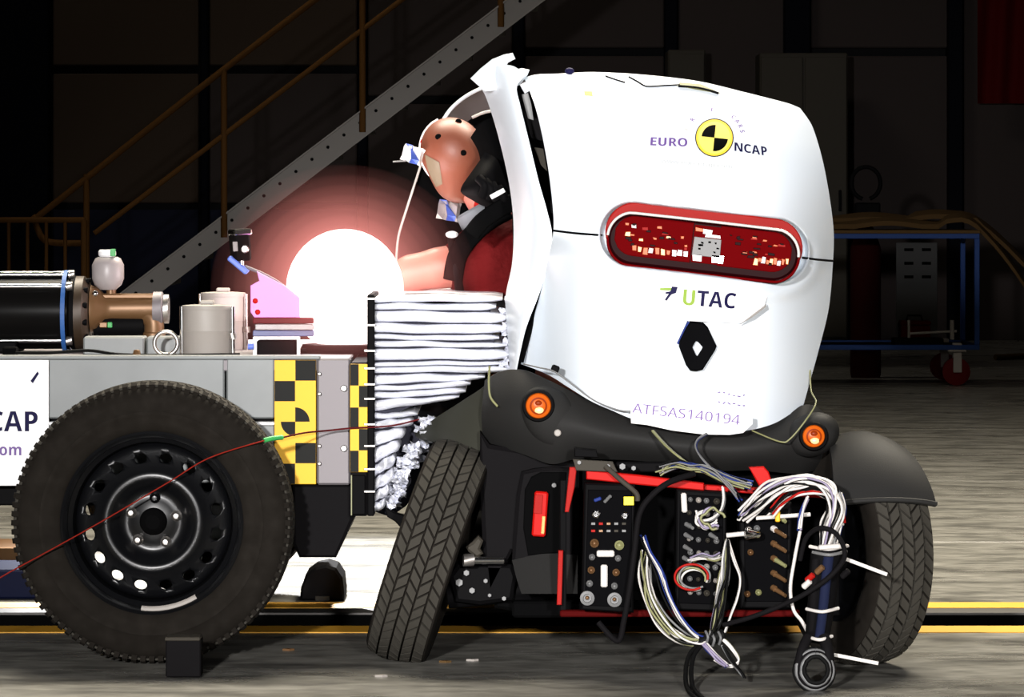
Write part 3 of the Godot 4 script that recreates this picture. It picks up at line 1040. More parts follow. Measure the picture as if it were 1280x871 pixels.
func letter(f: Font, ch: String, mid: Vector2, size_px: float, deg: float, z: float, m: Material, par: Node3D, shift: Vector3, stretch: float, on_shell: bool) -> void:
	var tm := TextMesh.new()
	tm.text = ch
	tm.font = f
	tm.font_size = 72
	tm.pixel_size = 0.01
	tm.curve_step = 3.0
	tm.depth = 0.02
	tm.vertical_alignment = VERTICAL_ALIGNMENT_BOTTOM
	tm.horizontal_alignment = HORIZONTAL_ALIGNMENT_CENTER
	# bottom of the line is the descent below the baseline
	var desc := f.get_descent(72) * 0.01
	var zz := z
	var b := Basis(Vector3(0, 0, 1), -deg_to_rad(deg))
	if on_shell:
		zz = shell_z(mid.x, mid.y)
		var c0 := shell_p(mid.x, mid.y)
		var ex := (shell_p(mid.x + 3, mid.y) - shell_p(mid.x - 3, mid.y)).normalized()
		var ey := (shell_p(mid.x, mid.y - 3) - shell_p(mid.x, mid.y + 3)).normalized()
		var n := ex.cross(ey).normalized()
		b = Basis(ex, n.cross(ex), n) * b
		zz += z
		mid = mid
	var k := U(size_px, zz) / (72 * 0.01 * 0.714)
	var o := MeshInstance3D.new()
	o.name = "letter"
	o.mesh = tm
	o.material_override = m
	o.transform = Transform3D(b * Basis.from_scale(Vector3(k * stretch, k, 0.02 * k)), P(mid.x, mid.y, zz) - b.y * desc * k - shift)
	par.add_child(o, true)

# ------------------------------------------------------------------ crushed aluminium barrier
func pleat(x0: float, x1: float, la: float, lb: float, ra: float, rb: float, zf: float, zb: float, rng: RandomNumberGenerator) -> Shape:
	var n := 16
	var ph := rng.randf() * TAU
	var amp := rng.randf_range(0.006, 0.016)
	var rings: Array = []
	for i in n + 1:
		var f := float(i) / n
		var x := lerpf(x0, x1, f)
		var bow := sin(f * 7.0 + ph) * 0.7 + sin(f * 15.0 + 2.0 * ph) * 0.4
		var ya := lerpf(la, ra, f) + bow
		var yb := lerpf(lb, rb, f) + bow * 0.8
		var mid := (ya + yb) / 2.0
		var endk := 1.0 if i < n - 1 else (0.86 if i == n - 1 else 0.45)
		var hh := (yb - ya) / 2.0 * endk
		var zz := zf + amp * sin(f * 9.0 + ph * 1.7) - (0.02 if i == n else 0.0)
		var ring := PackedVector3Array()
		ring.append(P(x, mid - hh, zb))
		for k in 9:
			var t := -PI / 2 + PI * k / 8.0
			ring.append(P(x, mid + sin(t) * hh, zz - 0.03 + 0.03 * cos(t)))
		ring.append(P(x, mid + hh, zb))
		# the far side keeps the world height of the near side
		ring[0].y = ring[1].y
		ring[10].y = ring[9].y
		ring[0].x = ring[1].x
		ring[10].x = ring[9].x
		rings.append(ring)
	var sh := S()
	var m: int = rings[0].size()
	for i in n:
		for k in m:
			var k1 := (k + 1) % m
			sh.quad(rings[i][k], rings[i][k1], rings[i + 1][k1], rings[i + 1][k], 1 if k < m - 1 else 2)
	for k in range(1, m - 1):
		sh.tri(rings[0][0], rings[0][k + 1], rings[0][k])
		sh.tri(rings[n][0], rings[n][k], rings[n][k + 1])
	sh.close(0)
	return sh

func crumple(cx: float, cy: float, w: float, h: float, z: float, rng: RandomNumberGenerator) -> Shape:
	var g: Array = []
	for j in 5:
		var row: Array = []
		for i in 6:
			row.append(P(cx + w * (i / 5.0 - 0.5) + rng.randf_range(-2, 2), cy + h * (j / 4.0 - 0.5) + rng.randf_range(-2, 2), z + rng.randf_range(-0.022, 0.022)))
		g.append(row)
	var sh := S()
	for j in 4:
		for i in 5:
			sh.quad(g[j][i], g[j][i + 1], g[j + 1][i + 1], g[j + 1][i])
	sh.face(0, Vector3(0, 0, 1))
	var nb := sh.v.size()
	for i in range(0, nb, 3):
		sh.tri(sh.v[i] + Vector3(0, 0, -0.004), sh.v[i + 2] + Vector3(0, 0, -0.004), sh.v[i + 1] + Vector3(0, 0, -0.004))
	return sh

func barrier() -> void:
	var rng := RandomNumberGenerator.new()
	rng.seed = 77
	var zf := -0.10
	var zb := -1.5
	var b := thing("deformable_barrier", "crushed silver aluminium honeycomb barrier block pressed between the trolley and the white car", "barrier", P(468, 645, -0.8))
	part(b, "load_plate", rbox(S(), 459, 368, 468, 645, zf + 0.03, 1.45, 0.003), M["black metal"])
	part(b, "mounting_frame", rbox(S(), 438, 453, 459, 645, zf + 0.015, 1.4, 0.003), M["dark plastic"])
	target(b, "target", 437.5, 455, 459.5, 590, zf + 0.028, 11.0, 27.0, [[1, 0], [0, 1], [1, 0], [0, 1], [1, 0]])
	var ed := part(b, "skid_plate", rbox(S(), 440, 594, 456.5, 643, zf + 0.03, 0.02, 0.002), M["black metal"])
	part(ed, "yellow_edge", rbox(S(), 438.6, 594, 440, 644, zf + 0.031, 0.02), M["wire olive"])
	for y in [372.0, 405.0, 437.0, 459.0, 479.0, 497.0, 529.0, 556.0, 585.0, 613.0]:
		part(b, "clip", rbox(S(), 455, y, 469, y + 2.6, zf + 0.036, 0.01, 0.001), M["steel"])
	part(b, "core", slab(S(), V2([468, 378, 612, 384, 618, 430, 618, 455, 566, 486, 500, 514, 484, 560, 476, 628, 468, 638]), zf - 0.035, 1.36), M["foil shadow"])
	# left top, left bottom, right top, right bottom, right end
	var rows: Array = [
		[371, 378, 370, 377, 628], [379.5, 387, 379, 388, 620], [388.5, 402, 390, 404, 632], [404, 416, 406, 417, 634], [418, 424, 419, 426, 624], [426, 433.5, 428, 434, 634],
		[435.5, 450, 436, 449, 638], [452.5, 458, 451, 456, 630], [459, 466, 457, 465, 638], [468.5, 481, 467, 474, 606], [483, 489, 476, 483, 588], [490.5, 498, 484.5, 492, 582],
		[500.5, 514, 493.5, 498, 574], [516, 524, 514, 520, 522], [526.5, 536, 522, 532, 516], [539, 557, 534, 546, 506], [559.5, 578, 549, 562, 500], [581, 596, 566, 580, 494], [599, 613, 584, 600, 492], [616, 627, 604, 618, 486], [629, 640, 622, 634, 482]]
	for r in rows:
		part(b, "pleat", pleat(468, r[4], r[0], r[1], r[2], r[3], zf + rng.randf_range(-0.008, 0.008), zb, rng), M["foil"])
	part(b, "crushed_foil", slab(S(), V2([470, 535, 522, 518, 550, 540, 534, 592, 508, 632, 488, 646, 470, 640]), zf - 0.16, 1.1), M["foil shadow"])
	for k in 64:
		var x := rng.randf_range(484, 540)
		var y := lerpf(636, 552, clampf((x - 484) / 50.0, 0, 1)) + rng.randf_range(-30, 10)
		part(b, "foil_shred", crumple(x, y, rng.randf_range(8, 20), rng.randf_range(5, 12), zf - rng.randf_range(0.0, 0.13), rng), M["foil"])
	for k in 9:
		part(b, "foil_shred", crumple(632 + rng.randf_range(-5, 6), 376 + k * 10 + rng.randf_range(-3, 3), 12, 9, zf - 0.03, rng), M["foil"])
	part(b, "torn_corner", slab(S(), V2([481, 634, 492, 640, 512, 646, 508, 668, 494, 652, 484, 646]), zf + 0.02, 0.03, 0.003), M["black metal"])

# ------------------------------------------------------------------ what rides on the trolley
func trolley_load() -> void:
	var top := P(0, 449, -0.13).y
	# black pressure tank on its side
	var z := -0.62
	var yc := P(0, 391, z).y
	var xl := P(-230, 391, z).x
	var xr := P(112, 391, z).x
	var r := yc - top - 0.004
	var t := thing("pressure_tank", "black pressure tank lying on its side on the trolley, with a blue strap", "tank", Vector3((xl + xr) / 2, top, z))
	var along := Transform3D(Basis(Vector3(0, -1, 0), Vector3(1, 0, 0), Vector3(0, 0, 1)), Vector3(0, yc, z))
	along.origin.x = xl
	var L := P(88, 0, z).x - xl
	part(t, "body", S().lathe(along, [Vector2(0, 0), Vector2(r * 0.93, 0), Vector2(r * 0.97, 0.01), Vector2(r * 0.97, L), Vector2(0, L)], 48), M["tank black"])
	var x1 := P(96, 0, z).x - xl
	var x2 := P(106, 0, z).x - xl
	part(t, "end_ring", S().lathe(along, [Vector2(0, L), Vector2(r * 0.9, L), Vector2(r, L + 0.006), Vector2(r, x1), Vector2(0, x1)], 48), M["black metal"])
	var fl := part(t, "flange", S().lathe(along, [Vector2(0, x1), Vector2(r * 0.99, x1), Vector2(r * 0.99, x2), Vector2(r * 0.8, x2 + 0.014), Vector2(0, x2 + 0.014)], 48), M["dark bronze"])
	for i in 12:
		var a := TAU * (i + 0.5) / 12.0
		var q := Vector3(xl + x2, yc + r * 0.88 * cos(a), z + r * 0.88 * sin(a))
		part(fl, "flange_bolt", S().cyl(q - Vector3(0.005, 0, 0), q + Vector3(0.014, 0, 0), 0.008, 6), M["black metal"])
	for y in [343.0, 357.0, 424.5]:
		var q := P(0, y, z)
		var dz := sqrt(maxf(0.0, pow(r * 1.05, 2.0) - pow(q.y - yc, 2.0)))
		part(t, "tie_rod", S().cyl(Vector3(xl, q.y, z + dz), Vector3(P(92, 0, z).x, q.y, z + dz), 0.0065 if y > 350.0 else 0.009, 10), M["chrome"])
		part(t, "rod_nut", S().cyl(Vector3(P(87, 0, z).x, q.y, z + dz), Vector3(P(94, 0, z).x, q.y, z + dz), 0.012, 6), M["steel"])
	var strap := S()
	for i in 48:
		var a0 := TAU * i / 48.0
		var a1 := TAU * (i + 1) / 48.0
		for q in [[a0, a1]]:
			var p0 := Vector3(0, maxf(yc + r * 1.13 * cos(q[0]), top + 0.002), z + r * 1.13 * sin(q[0]))
			var p1 := Vector3(0, maxf(yc + r * 1.13 * cos(q[1]), top + 0.002), z + r * 1.13 * sin(q[1]))
			var e := p1 - p0
			strap.box(Transform3D(Basis(Vector3(1, 0, 0), Vector3(1, 0, 0).cross(e.normalized()), e.normalized()), (p0 + p1) / 2 + Vector3(P(83.5, 0, z).x, 0, 0)), Vector3(0.011, 0.004, e.length() * 1.05))
	part(t, "strap", strap, M["blue strap"])
	for x in [-120.0, 10.0]:
		part(t, "saddle", block(Vector3(P(x - 16, 0, z).x, top, z - 0.1), Vector3(P(x + 16, 0, z).x, top + 0.03, z + 0.1), 0.004), M["black metal"])
	# bronze pump joined to the tank
	var pz := z
	var pm := thing("bronze_pump", "bronze brown pump body with an elbow pipe at the end of the black tank", "pump", Vector3(P(160, 0, pz).x, top, pz))
	var X := func(px: float) -> float: return P(px, 0, pz).x
	var py := P(0, 386, pz).y
	var ax := Transform3D(along.basis, Vector3(0, py, pz))
	part(pm, "body", S().lathe(ax, [Vector2(0, X.call(114)), Vector2(0.062, X.call(114)), Vector2(0.058, X.call(122)), Vector2(0.036, X.call(132)), Vector2(0.033, X.call(140)), Vector2(0.035, X.call(192)), Vector2(0, X.call(192))], 32), M["bronze"])
	part(pm, "rib", block(Vector3(X.call(122), py + 0.026, pz - 0.02), Vector3(X.call(194), py + 0.04, pz + 0.02), 0.004), M["bronze"])
	part(pm, "flange", S().lathe(ax, [Vector2(0, X.call(192)), Vector2(0.045, X.call(192)), Vector2(0.045, X.call(203)), Vector2(0.03, X.call(206)), Vector2(0, X.call(206))], 28), M["worn steel"])
	part(pm, "end_cap", S().lathe(ax, [Vector2(0, X.call(205)), Vector2(0.038, X.call(205)), Vector2(0.038, X.call(211)), Vector2(0, X.call(212))], 24), M["steel"])
	part(pm, "elbow", S().tube([Vector3(X.call(180), py - 0.01, pz), Vector3(X.call(192), py - 0.03, pz + 0.01), Vector3(X.call(193), py - 0.07, pz + 0.01)], 0.026, 16, 6), M["bronze"])
	part(pm, "elbow_collar", S().cyl(Vector3(X.call(193), top, pz + 0.01), Vector3(X.call(193), py - 0.06, pz + 0.01), 0.03, 18, -1.0, 0.003), M["bronze"])
	part(pm, "lower_casing", S().lathe(Transform3D(along.basis, Vector3(0, P(0, 407, pz).y, pz)), [Vector2(0, X.call(118)), Vector2(0.03, X.call(118)), Vector2(0.03, X.call(180)), Vector2(0, X.call(180))], 20), M["black metal"])
	part(pm, "brass_plug", block(Vector3(X.call(126), P(0, 409, pz).y, pz + 0.028), Vector3(X.call(136), P(0, 402, pz).y, pz + 0.04), 0.002), M["bronze"])
	part(pm, "green_plug", block(Vector3(X.call(136), P(0, 409, pz).y, pz + 0.028), Vector3(X.call(142), P(0, 402, pz).y, pz + 0.04), 0.002), M["green plastic"])
	var q0 := P(198, 368, pz)
	part(pm, "bleed_nipple", S().cyl(P(193, 376, pz), P(193, 366, pz), 0.006, 8), M["red paint"])
	# reservoir on top of the pump
	var rz := pz
	var rx := P(135, 0, rz).x
	var rs := thing("fluid_reservoir", "milky white fluid reservoir jar with a green and yellow cap above the bronze pump", "jar", Vector3(rx, P(0, 368, rz).y, rz))
	var ry := func(y: float) -> float: return P(0, y, rz).y
	var u := U(1.0, rz)
	part(rs, "jar", S().lathe(T(Vector3(rx, 0, rz)), [Vector2(0, ry.call(362)), Vector2(10 * u, ry.call(362)), Vector2(17 * u, ry.call(356)), Vector2(20 * u, ry.call(348)), Vector2(20 * u, ry.call(331)), Vector2(16 * u, ry.call(323)), Vector2(12 * u, ry.call(321)), Vector2(0, ry.call(321))], 32), M["milky plastic"])
	part(rs, "neck", S().cyl(Vector3(rx + 4 * u, ry.call(378), rz), Vector3(rx + 4 * u, ry.call(361), rz), 6 * u, 16), M["bronze"])
	part(rs, "cap", S().cyl(Vector3(rx - 1 * u, ry.call(321), rz), Vector3(rx - 1 * u, ry.call(312), rz), 11 * u, 20, -1.0, 2 * u), M["sticker white"])
	part(rs, "cap_tab", block(Vector3(rx + 4 * u, ry.call(320), rz + 4 * u), Vector3(rx + 10 * u, ry.call(311), rz + 12 * u), 0.001), M["green plastic"])
	part(rs, "bleed_knob", S().ball(P(119, 367, rz + 0.05), Basis.from_scale(Vector3.ONE * 4.0 * u), 12), M["chrome"])
	# grey base blocks under the pump
	solo("base_block", rbox(S(), 104, 421, 180, 444, -0.42, 0.1, 0.004), M["grey paint"], "long grey steel block on the trolley deck under the bronze pump", "block")
	solo("base_block", rbox(S(), 183, 421, 226, 444, -0.44, 0.1, 0.004), M["grey paint"], "short grey steel block on the trolley deck behind the upright steel ring", "block")
	var ring: Array = []
	for i in 33:
		var a := TAU * i / 32.0
		ring.append(P(207.5 + 14.5 * cos(a), 429 - 14.5 * sin(a), -0.3))
	var rg := thing("steel_ring", "upright bright steel ring clamp standing on the deck left of the grey pots", "ring", P(207.5, 445, -0.3))
	part(rg, "ring", S().tube(ring, 0.0055, 10), M["steel"])
	part(rg, "foot", block(P(202, 446, -0.3), P(214, 442, -0.32), 0.001), M["steel"])
	solo("brass_fitting", S().cyl(P(171, 447, -0.2), P(171, 437, -0.2), 0.012, 10, 0.008, 0.002), M["bronze"], "small brass fitting on the deck in front of the long grey block", "fitting")
	solo("deck_hose", S().tube([P(20, 441, -0.25), P(60, 441, -0.22), P(110, 438, -0.22), P(150, 443, -0.2), P(215, 444, -0.2), P(300, 443, -0.2)], 0.004, 6, 6), M["wire black"], "thin black hose lying along the trolley deck from the tank to the pots", "hose")
	solo("rubber_pad", rbox(S(), 3, 434, 20, 446, -0.3, 0.05, 0.003), M["black cavity"], "small black rubber pad on the deck under the black tank", "pad")
	# grey pots
	for p in [[259.0, 31.0, 445.0, 385.0, -0.3, "grey lidded steel pot on the trolley deck, the nearer lower one", 0.0], [279.0, 28.0, 436.0, 369.0, -0.78, "grey lidded steel pot on the trolley deck, the taller one behind", 0.0]]:
		var zc: float = p[4]
		var uu := U(1.0, zc)
		var c := Vector3(P(p[0], 0, zc).x, top, zc)
		var o := thing("lidded_pot", p[5], "pot", c, "grey pots on the trolley")
		var h: float = P(0, p[3], zc).y - top
		var R: float = p[1] * uu
		part(o, "body", S().lathe(T(c), [Vector2(0, 0), Vector2(R * 0.95, 0), Vector2(R * 0.97, 0.004), Vector2(R * 0.97, h * 0.52), Vector2(R * 0.985, h * 0.53), Vector2(R * 0.97, h * 0.55), Vector2(R * 0.97, h - 0.004), Vector2(0, h - 0.004)], 40), M["pot grey"])
		part(o, "lid", S().lathe(T(c), [Vector2(0, h - 0.004), Vector2(R, h - 0.004), Vector2(R * 1.02, h + 0.002), Vector2(R, h + 0.007), Vector2(R * 0.6, h + 0.009), Vector2(0, h + 0.009)], 40), M["pot grey"])
		part(o, "lid_knob", block(c + Vector3(-0.018, h + 0.009, -0.012), c + Vector3(0.018, h + 0.02, 0.012), 0.003), M["pot grey"])
		part(o, "clamp_rod", S().cyl(c + Vector3(R * 1.04, 0.0, R * 0.3), c + Vector3(R * 1.04, h + 0.004, R * 0.3), 0.0065, 10), M["chrome"])
		part(o, "clamp_nut", S().cyl(c + Vector3(R * 1.04, 0.045, R * 0.3), c + Vector3(R * 1.04, 0.06, R * 0.3), 0.011, 6), M["steel"])
		part(o, "clamp_rod", S().cyl(c + Vector3(-R * 1.04, 0.0, -R * 0.3), c + Vector3(-R * 1.04, h + 0.004, -R * 0.3), 0.0065, 10), M["chrome"])
	# electronics box and the stack above it
	var ez := -0.42
	var eb := thing("electronics_box", "dark electronics box in a white frame on the deck, under the flash lamp", "box", P(345, 446, ez))
	part(eb, "case", rbox(S(), 321, 425, 370, 445, ez, 0.16, 0.004), M["dark plastic"])
	for f in [[316, 423, 321, 446], [371, 423, 375, 446], [316, 420.5, 375, 424.5]]:
		part(eb, "frame", rbox(S(), f[0], f[1], f[2], f[3], ez + 0.01, 0.02, 0.002), M["sticker white"])
	part(eb, "connector", S().cyl(P(310, 433, ez + 0.02), P(317, 433, ez + 0.02), 0.008, 10), M["blue tape"])
	for k in 3:
		var yy: float = [397.0, 405.0, 413.0][k]
		solo("flat_case", rbox(S(), 316 + 3 * (k % 2), yy, 392, yy + 7.4, ez - 0.01, 0.17, 0.002), M[["case red", "milky plastic", "case blue"][k]], ["thin red case, topmost of the three stacked on the electronics box", "thin milky white case in the middle of the stack on the electronics box", "thin blue case, lowest of the stack on the electronics box"][k], "case", "flat cases on the electronics box")
	var pk := thing("pink_lit_panel", "panel with pink flash light put into its colour, slanted top, left of the lamp", "panel", P(335, 396, ez - 0.02))
	var pinkm := mat("pink flash tint", Color(0.86, 0.55, 0.86), 0.5)  # pink light of the flash put into the panel's colour
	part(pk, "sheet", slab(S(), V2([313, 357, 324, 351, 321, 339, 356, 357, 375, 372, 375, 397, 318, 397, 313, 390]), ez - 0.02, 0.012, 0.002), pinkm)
	for p in [[319.0, 376.0], [322.0, 390.0]]:
		part(pk, "red_screw", S().ball(P(p[0], p[1], ez - 0.016), Basis.from_scale(Vector3(0.007, 0.007, 0.004)), 10), M["red paint"])
	# small camera on a blue bracket at the end of a thin arm
	var cz := -0.42
	var cm := thing("onboard_camera", "small black and silver camera on a blue bracket at the tip of a thin arm", "camera", P(300, 340, cz))
	part(cm, "body", S().box(T(P(300, 309, cz - 0.03), Vector3(0, 18, 4)), Vector3(U(21, cz), U(34, cz), 0.06), 0.005), M["black metal"])
	part(cm, "top_cap", S().box(T(P(300, 290, cz - 0.03), Vector3(0, 18, 4)), Vector3(U(24, cz), U(8, cz), 0.066), 0.004), M["chrome"])
	part(cm, "side_plate", S().box(T(P(294, 308, cz + 0.006), Vector3(0, 18, 4)), Vector3(U(6, cz), U(12, cz), 0.006), 0.001), M["milky plastic"])
	part(cm, "lens", S().cyl(P(306, 311, cz), P(306, 311, cz + 0.02), U(5.2, cz), 16, -1.0, 0.003), M["chrome"])
	part(cm, "mount_screw", S().cyl(P(302, 332, cz - 0.01), P(302, 322, cz - 0.01), U(3, cz), 10), M["steel"])
	part(cm, "bracket", S().box(T(P(298, 331, cz - 0.02), Vector3(0, 0, -40)), Vector3(U(30, cz), U(7, cz), 0.06), 0.003), M["blue tape"])
	part(cm, "arm", S().tube([P(306, 333, cz - 0.02), P(330, 343, cz - 0.03), P(352, 356, cz - 0.03), P(366, 372, cz - 0.03), P(366, 397, cz - 0.03)], 0.0045, 8, 5), M["worn steel"])

func flash() -> void:
	var z := -0.55
	var c := P(431, 362, z)
	var r := 0.153
	var top := P(0, 449, -0.13).y
	var o := thing("flash_lamp", "glaring white flash lamp globe on the front of the trolley, beside the barrier top", "lamp", Vector3(c.x, top, z))
	part(o, "globe_lamp", S().ball(c, Basis.from_scale(Vector3(r, r * 1.03, r)), 40), M["lamp glow"], "globe too bright to look at")
	part(o, "socket", S().lathe(T(Vector3(c.x, top, z)), [Vector2(0, 0), Vector2(0.11, 0), Vector2(0.115, 0.01), Vector2(0.11, 0.022), Vector2(0.06, 0.024), Vector2(0, 0.024)], 28), M["black metal"])
	part(o, "cable", S().tube([Vector3(c.x - 0.08, top + 0.008, z + 0.03), Vector3(c.x - 0.14, top + 0.008, z + 0.1), Vector3(c.x - 0.2, top + 0.008, z + 0.02)], 0.006, 8, 6), M["wire black"])
	var l := OmniLight3D.new()
	l.name = "flash_lamp_light"
	add_child(l, true)
	l.position = c
	l.light_energy = 0.36
	l.light_color = Color(1.0, 0.93, 0.94)
	l.light_size = r * 0.9
	l.omni_range = 40.0
	l.omni_attenuation = 2.0
	l.shadow_enabled = true
	# haze added as the lamp's bloom: veils one inside the other, thinning outwards
	for k in 7:
		var fm := FogMaterial.new()
		fm.resource_name = "flash smoke"
		fm.albedo = Color(0.95, 0.60, 0.58)
		fm.density = 0.30 - 0.04 * k
		var fv := FogVolume.new()
		fv.name = "bloom_haze" if k == 0 else "bloom_haze_%03d" % k
		fv.shape = RenderingServer.FOG_VOLUME_SHAPE_ELLIPSOID
		fv.size = Vector3(0.34, 0.34, 0.34) + Vector3(0.06, 0.052, 0.06) * k
		fv.position = c
		fv.material = fm
		fv.set_meta("kind", "stuff")
		fv.set_meta("label", "thin reddish haze added as bloom round the white flash lamp")
		fv.set_meta("category", "bloom_haze")
		fv.set_meta("group", "added veils of haze round the flash lamp")
		add_child(fv, true)

# ------------------------------------------------------------------ the car
func pill_sd(x: float, y: float, cx: float, cy: float, hl: float, hh: float, deg: float) -> float:
	var c := cos(deg_to_rad(deg))
	var s := sin(deg_to_rad(deg))
	var u := (x - cx) * c + (y - cy) * s
	var v := -(x - cx) * s + (y - cy) * c
	return Vector2(maxf(absf(u) - (hl - hh), 0.0), v).length() - hh

func pill(cx: float, cy: float, hl: float, hh: float, deg: float, n: int = 12) -> Array:
	var o: Array = []
	for k in 2:
		for i in n + 1:
			var t := -PI / 2 + PI * i / n + PI * k
			var p := Vector2((hl - hh) * (1 if k == 0 else -1) + cos(t) * hh, sin(t) * hh)
			o.append(Vector2(cx, cy) + p.rotated(deg_to_rad(deg)))
	return o

const LAMP_TILT := 6.6
var lay_flat := false   # stickers bridge the raised rim below the lamp
func shell_base(x: float, y: float) -> float:
	var a := (x - 850.0) / 195.0
	var b := (y - 335.0) / 235.0
	var z := 0.30
	z -= lerpf(0.22, 0.36, smoothstep(180.0, 330.0, y)) * pow(absf(a), 3.2) if a > 0.0 else 0.10 * pow(absf(a), 2.2)
	z -= 0.20 * pow(smoothstep(752.0, 640.0, x), 1.2) * smoothstep(288.0, 322.0, y)
	z -= 0.26 * pow(absf(b), 2.6) if b < 0.0 else 0.07 * pow(absf(b), 2.0)
	return z

func shell_z(x: float, y: float) -> float:
	var z := shell_base(x, y)
	if lay_flat:
		return z + 0.0115
	var sd := pill_sd(x, y, 880, 303, 132, 42, LAMP_TILT)
	z -= 0.065 * smoothstep(0.0, -6.0, sd)
	z += 0.011 * exp(-pow((sd - 12.0) / 9.0, 2.0)) * smoothstep(270.0, 320.0, y + (880.0 - x) * 0.11)
	return z

func shell_p(x: float, y: float) -> Vector3:
	return P(x, y, shell_z(x, y))

func shell_line(pts: Array, lift: float, r: float, n: int = 40) -> Shape:
	var q: Array = []
	for p in resample(pts, n):
		q.append(P(p.x, p.y, shell_z(p.x, p.y) + lift))
	return S().tube(q, r, 6)

# a patch of sticker or paint lying on the shell: polygon in pixels, cut into a fine sheet
func shell_patch(top: Array, bot: Array, left: Array, right: Array, nx: int, ny: int, lift: float) -> Shape:
	var g: Array = []
	for row in coons(top, bot, left, right, nx, ny, false):
		var r: Array = []
		for p in row:
			r.append(P(p.x, p.y, shell_z(p.x, p.y) + lift))
		g.append(r)
	return S().grid(g, Vector3(0, 0, 1), 0.0012)

func bulge(top: Array, bot: Array, left: Array, right: Array, nx: int, ny: int, zf: Callable, skin: float, dir: Vector3 = Vector3(0, 0, 1)) -> Shape:
	var g: Array = []
	var rows := coons(top, bot, left, right, nx, ny)
	for j in rows.size():
		var r: Array = []
		for i in rows[j].size():
			var p: Vector2 = rows[j][i]
			r.append(P(p.x, p.y, zf.call(float(i) / nx, float(j) / ny)))
		g.append(r)
	return S().grid(g, dir, skin)

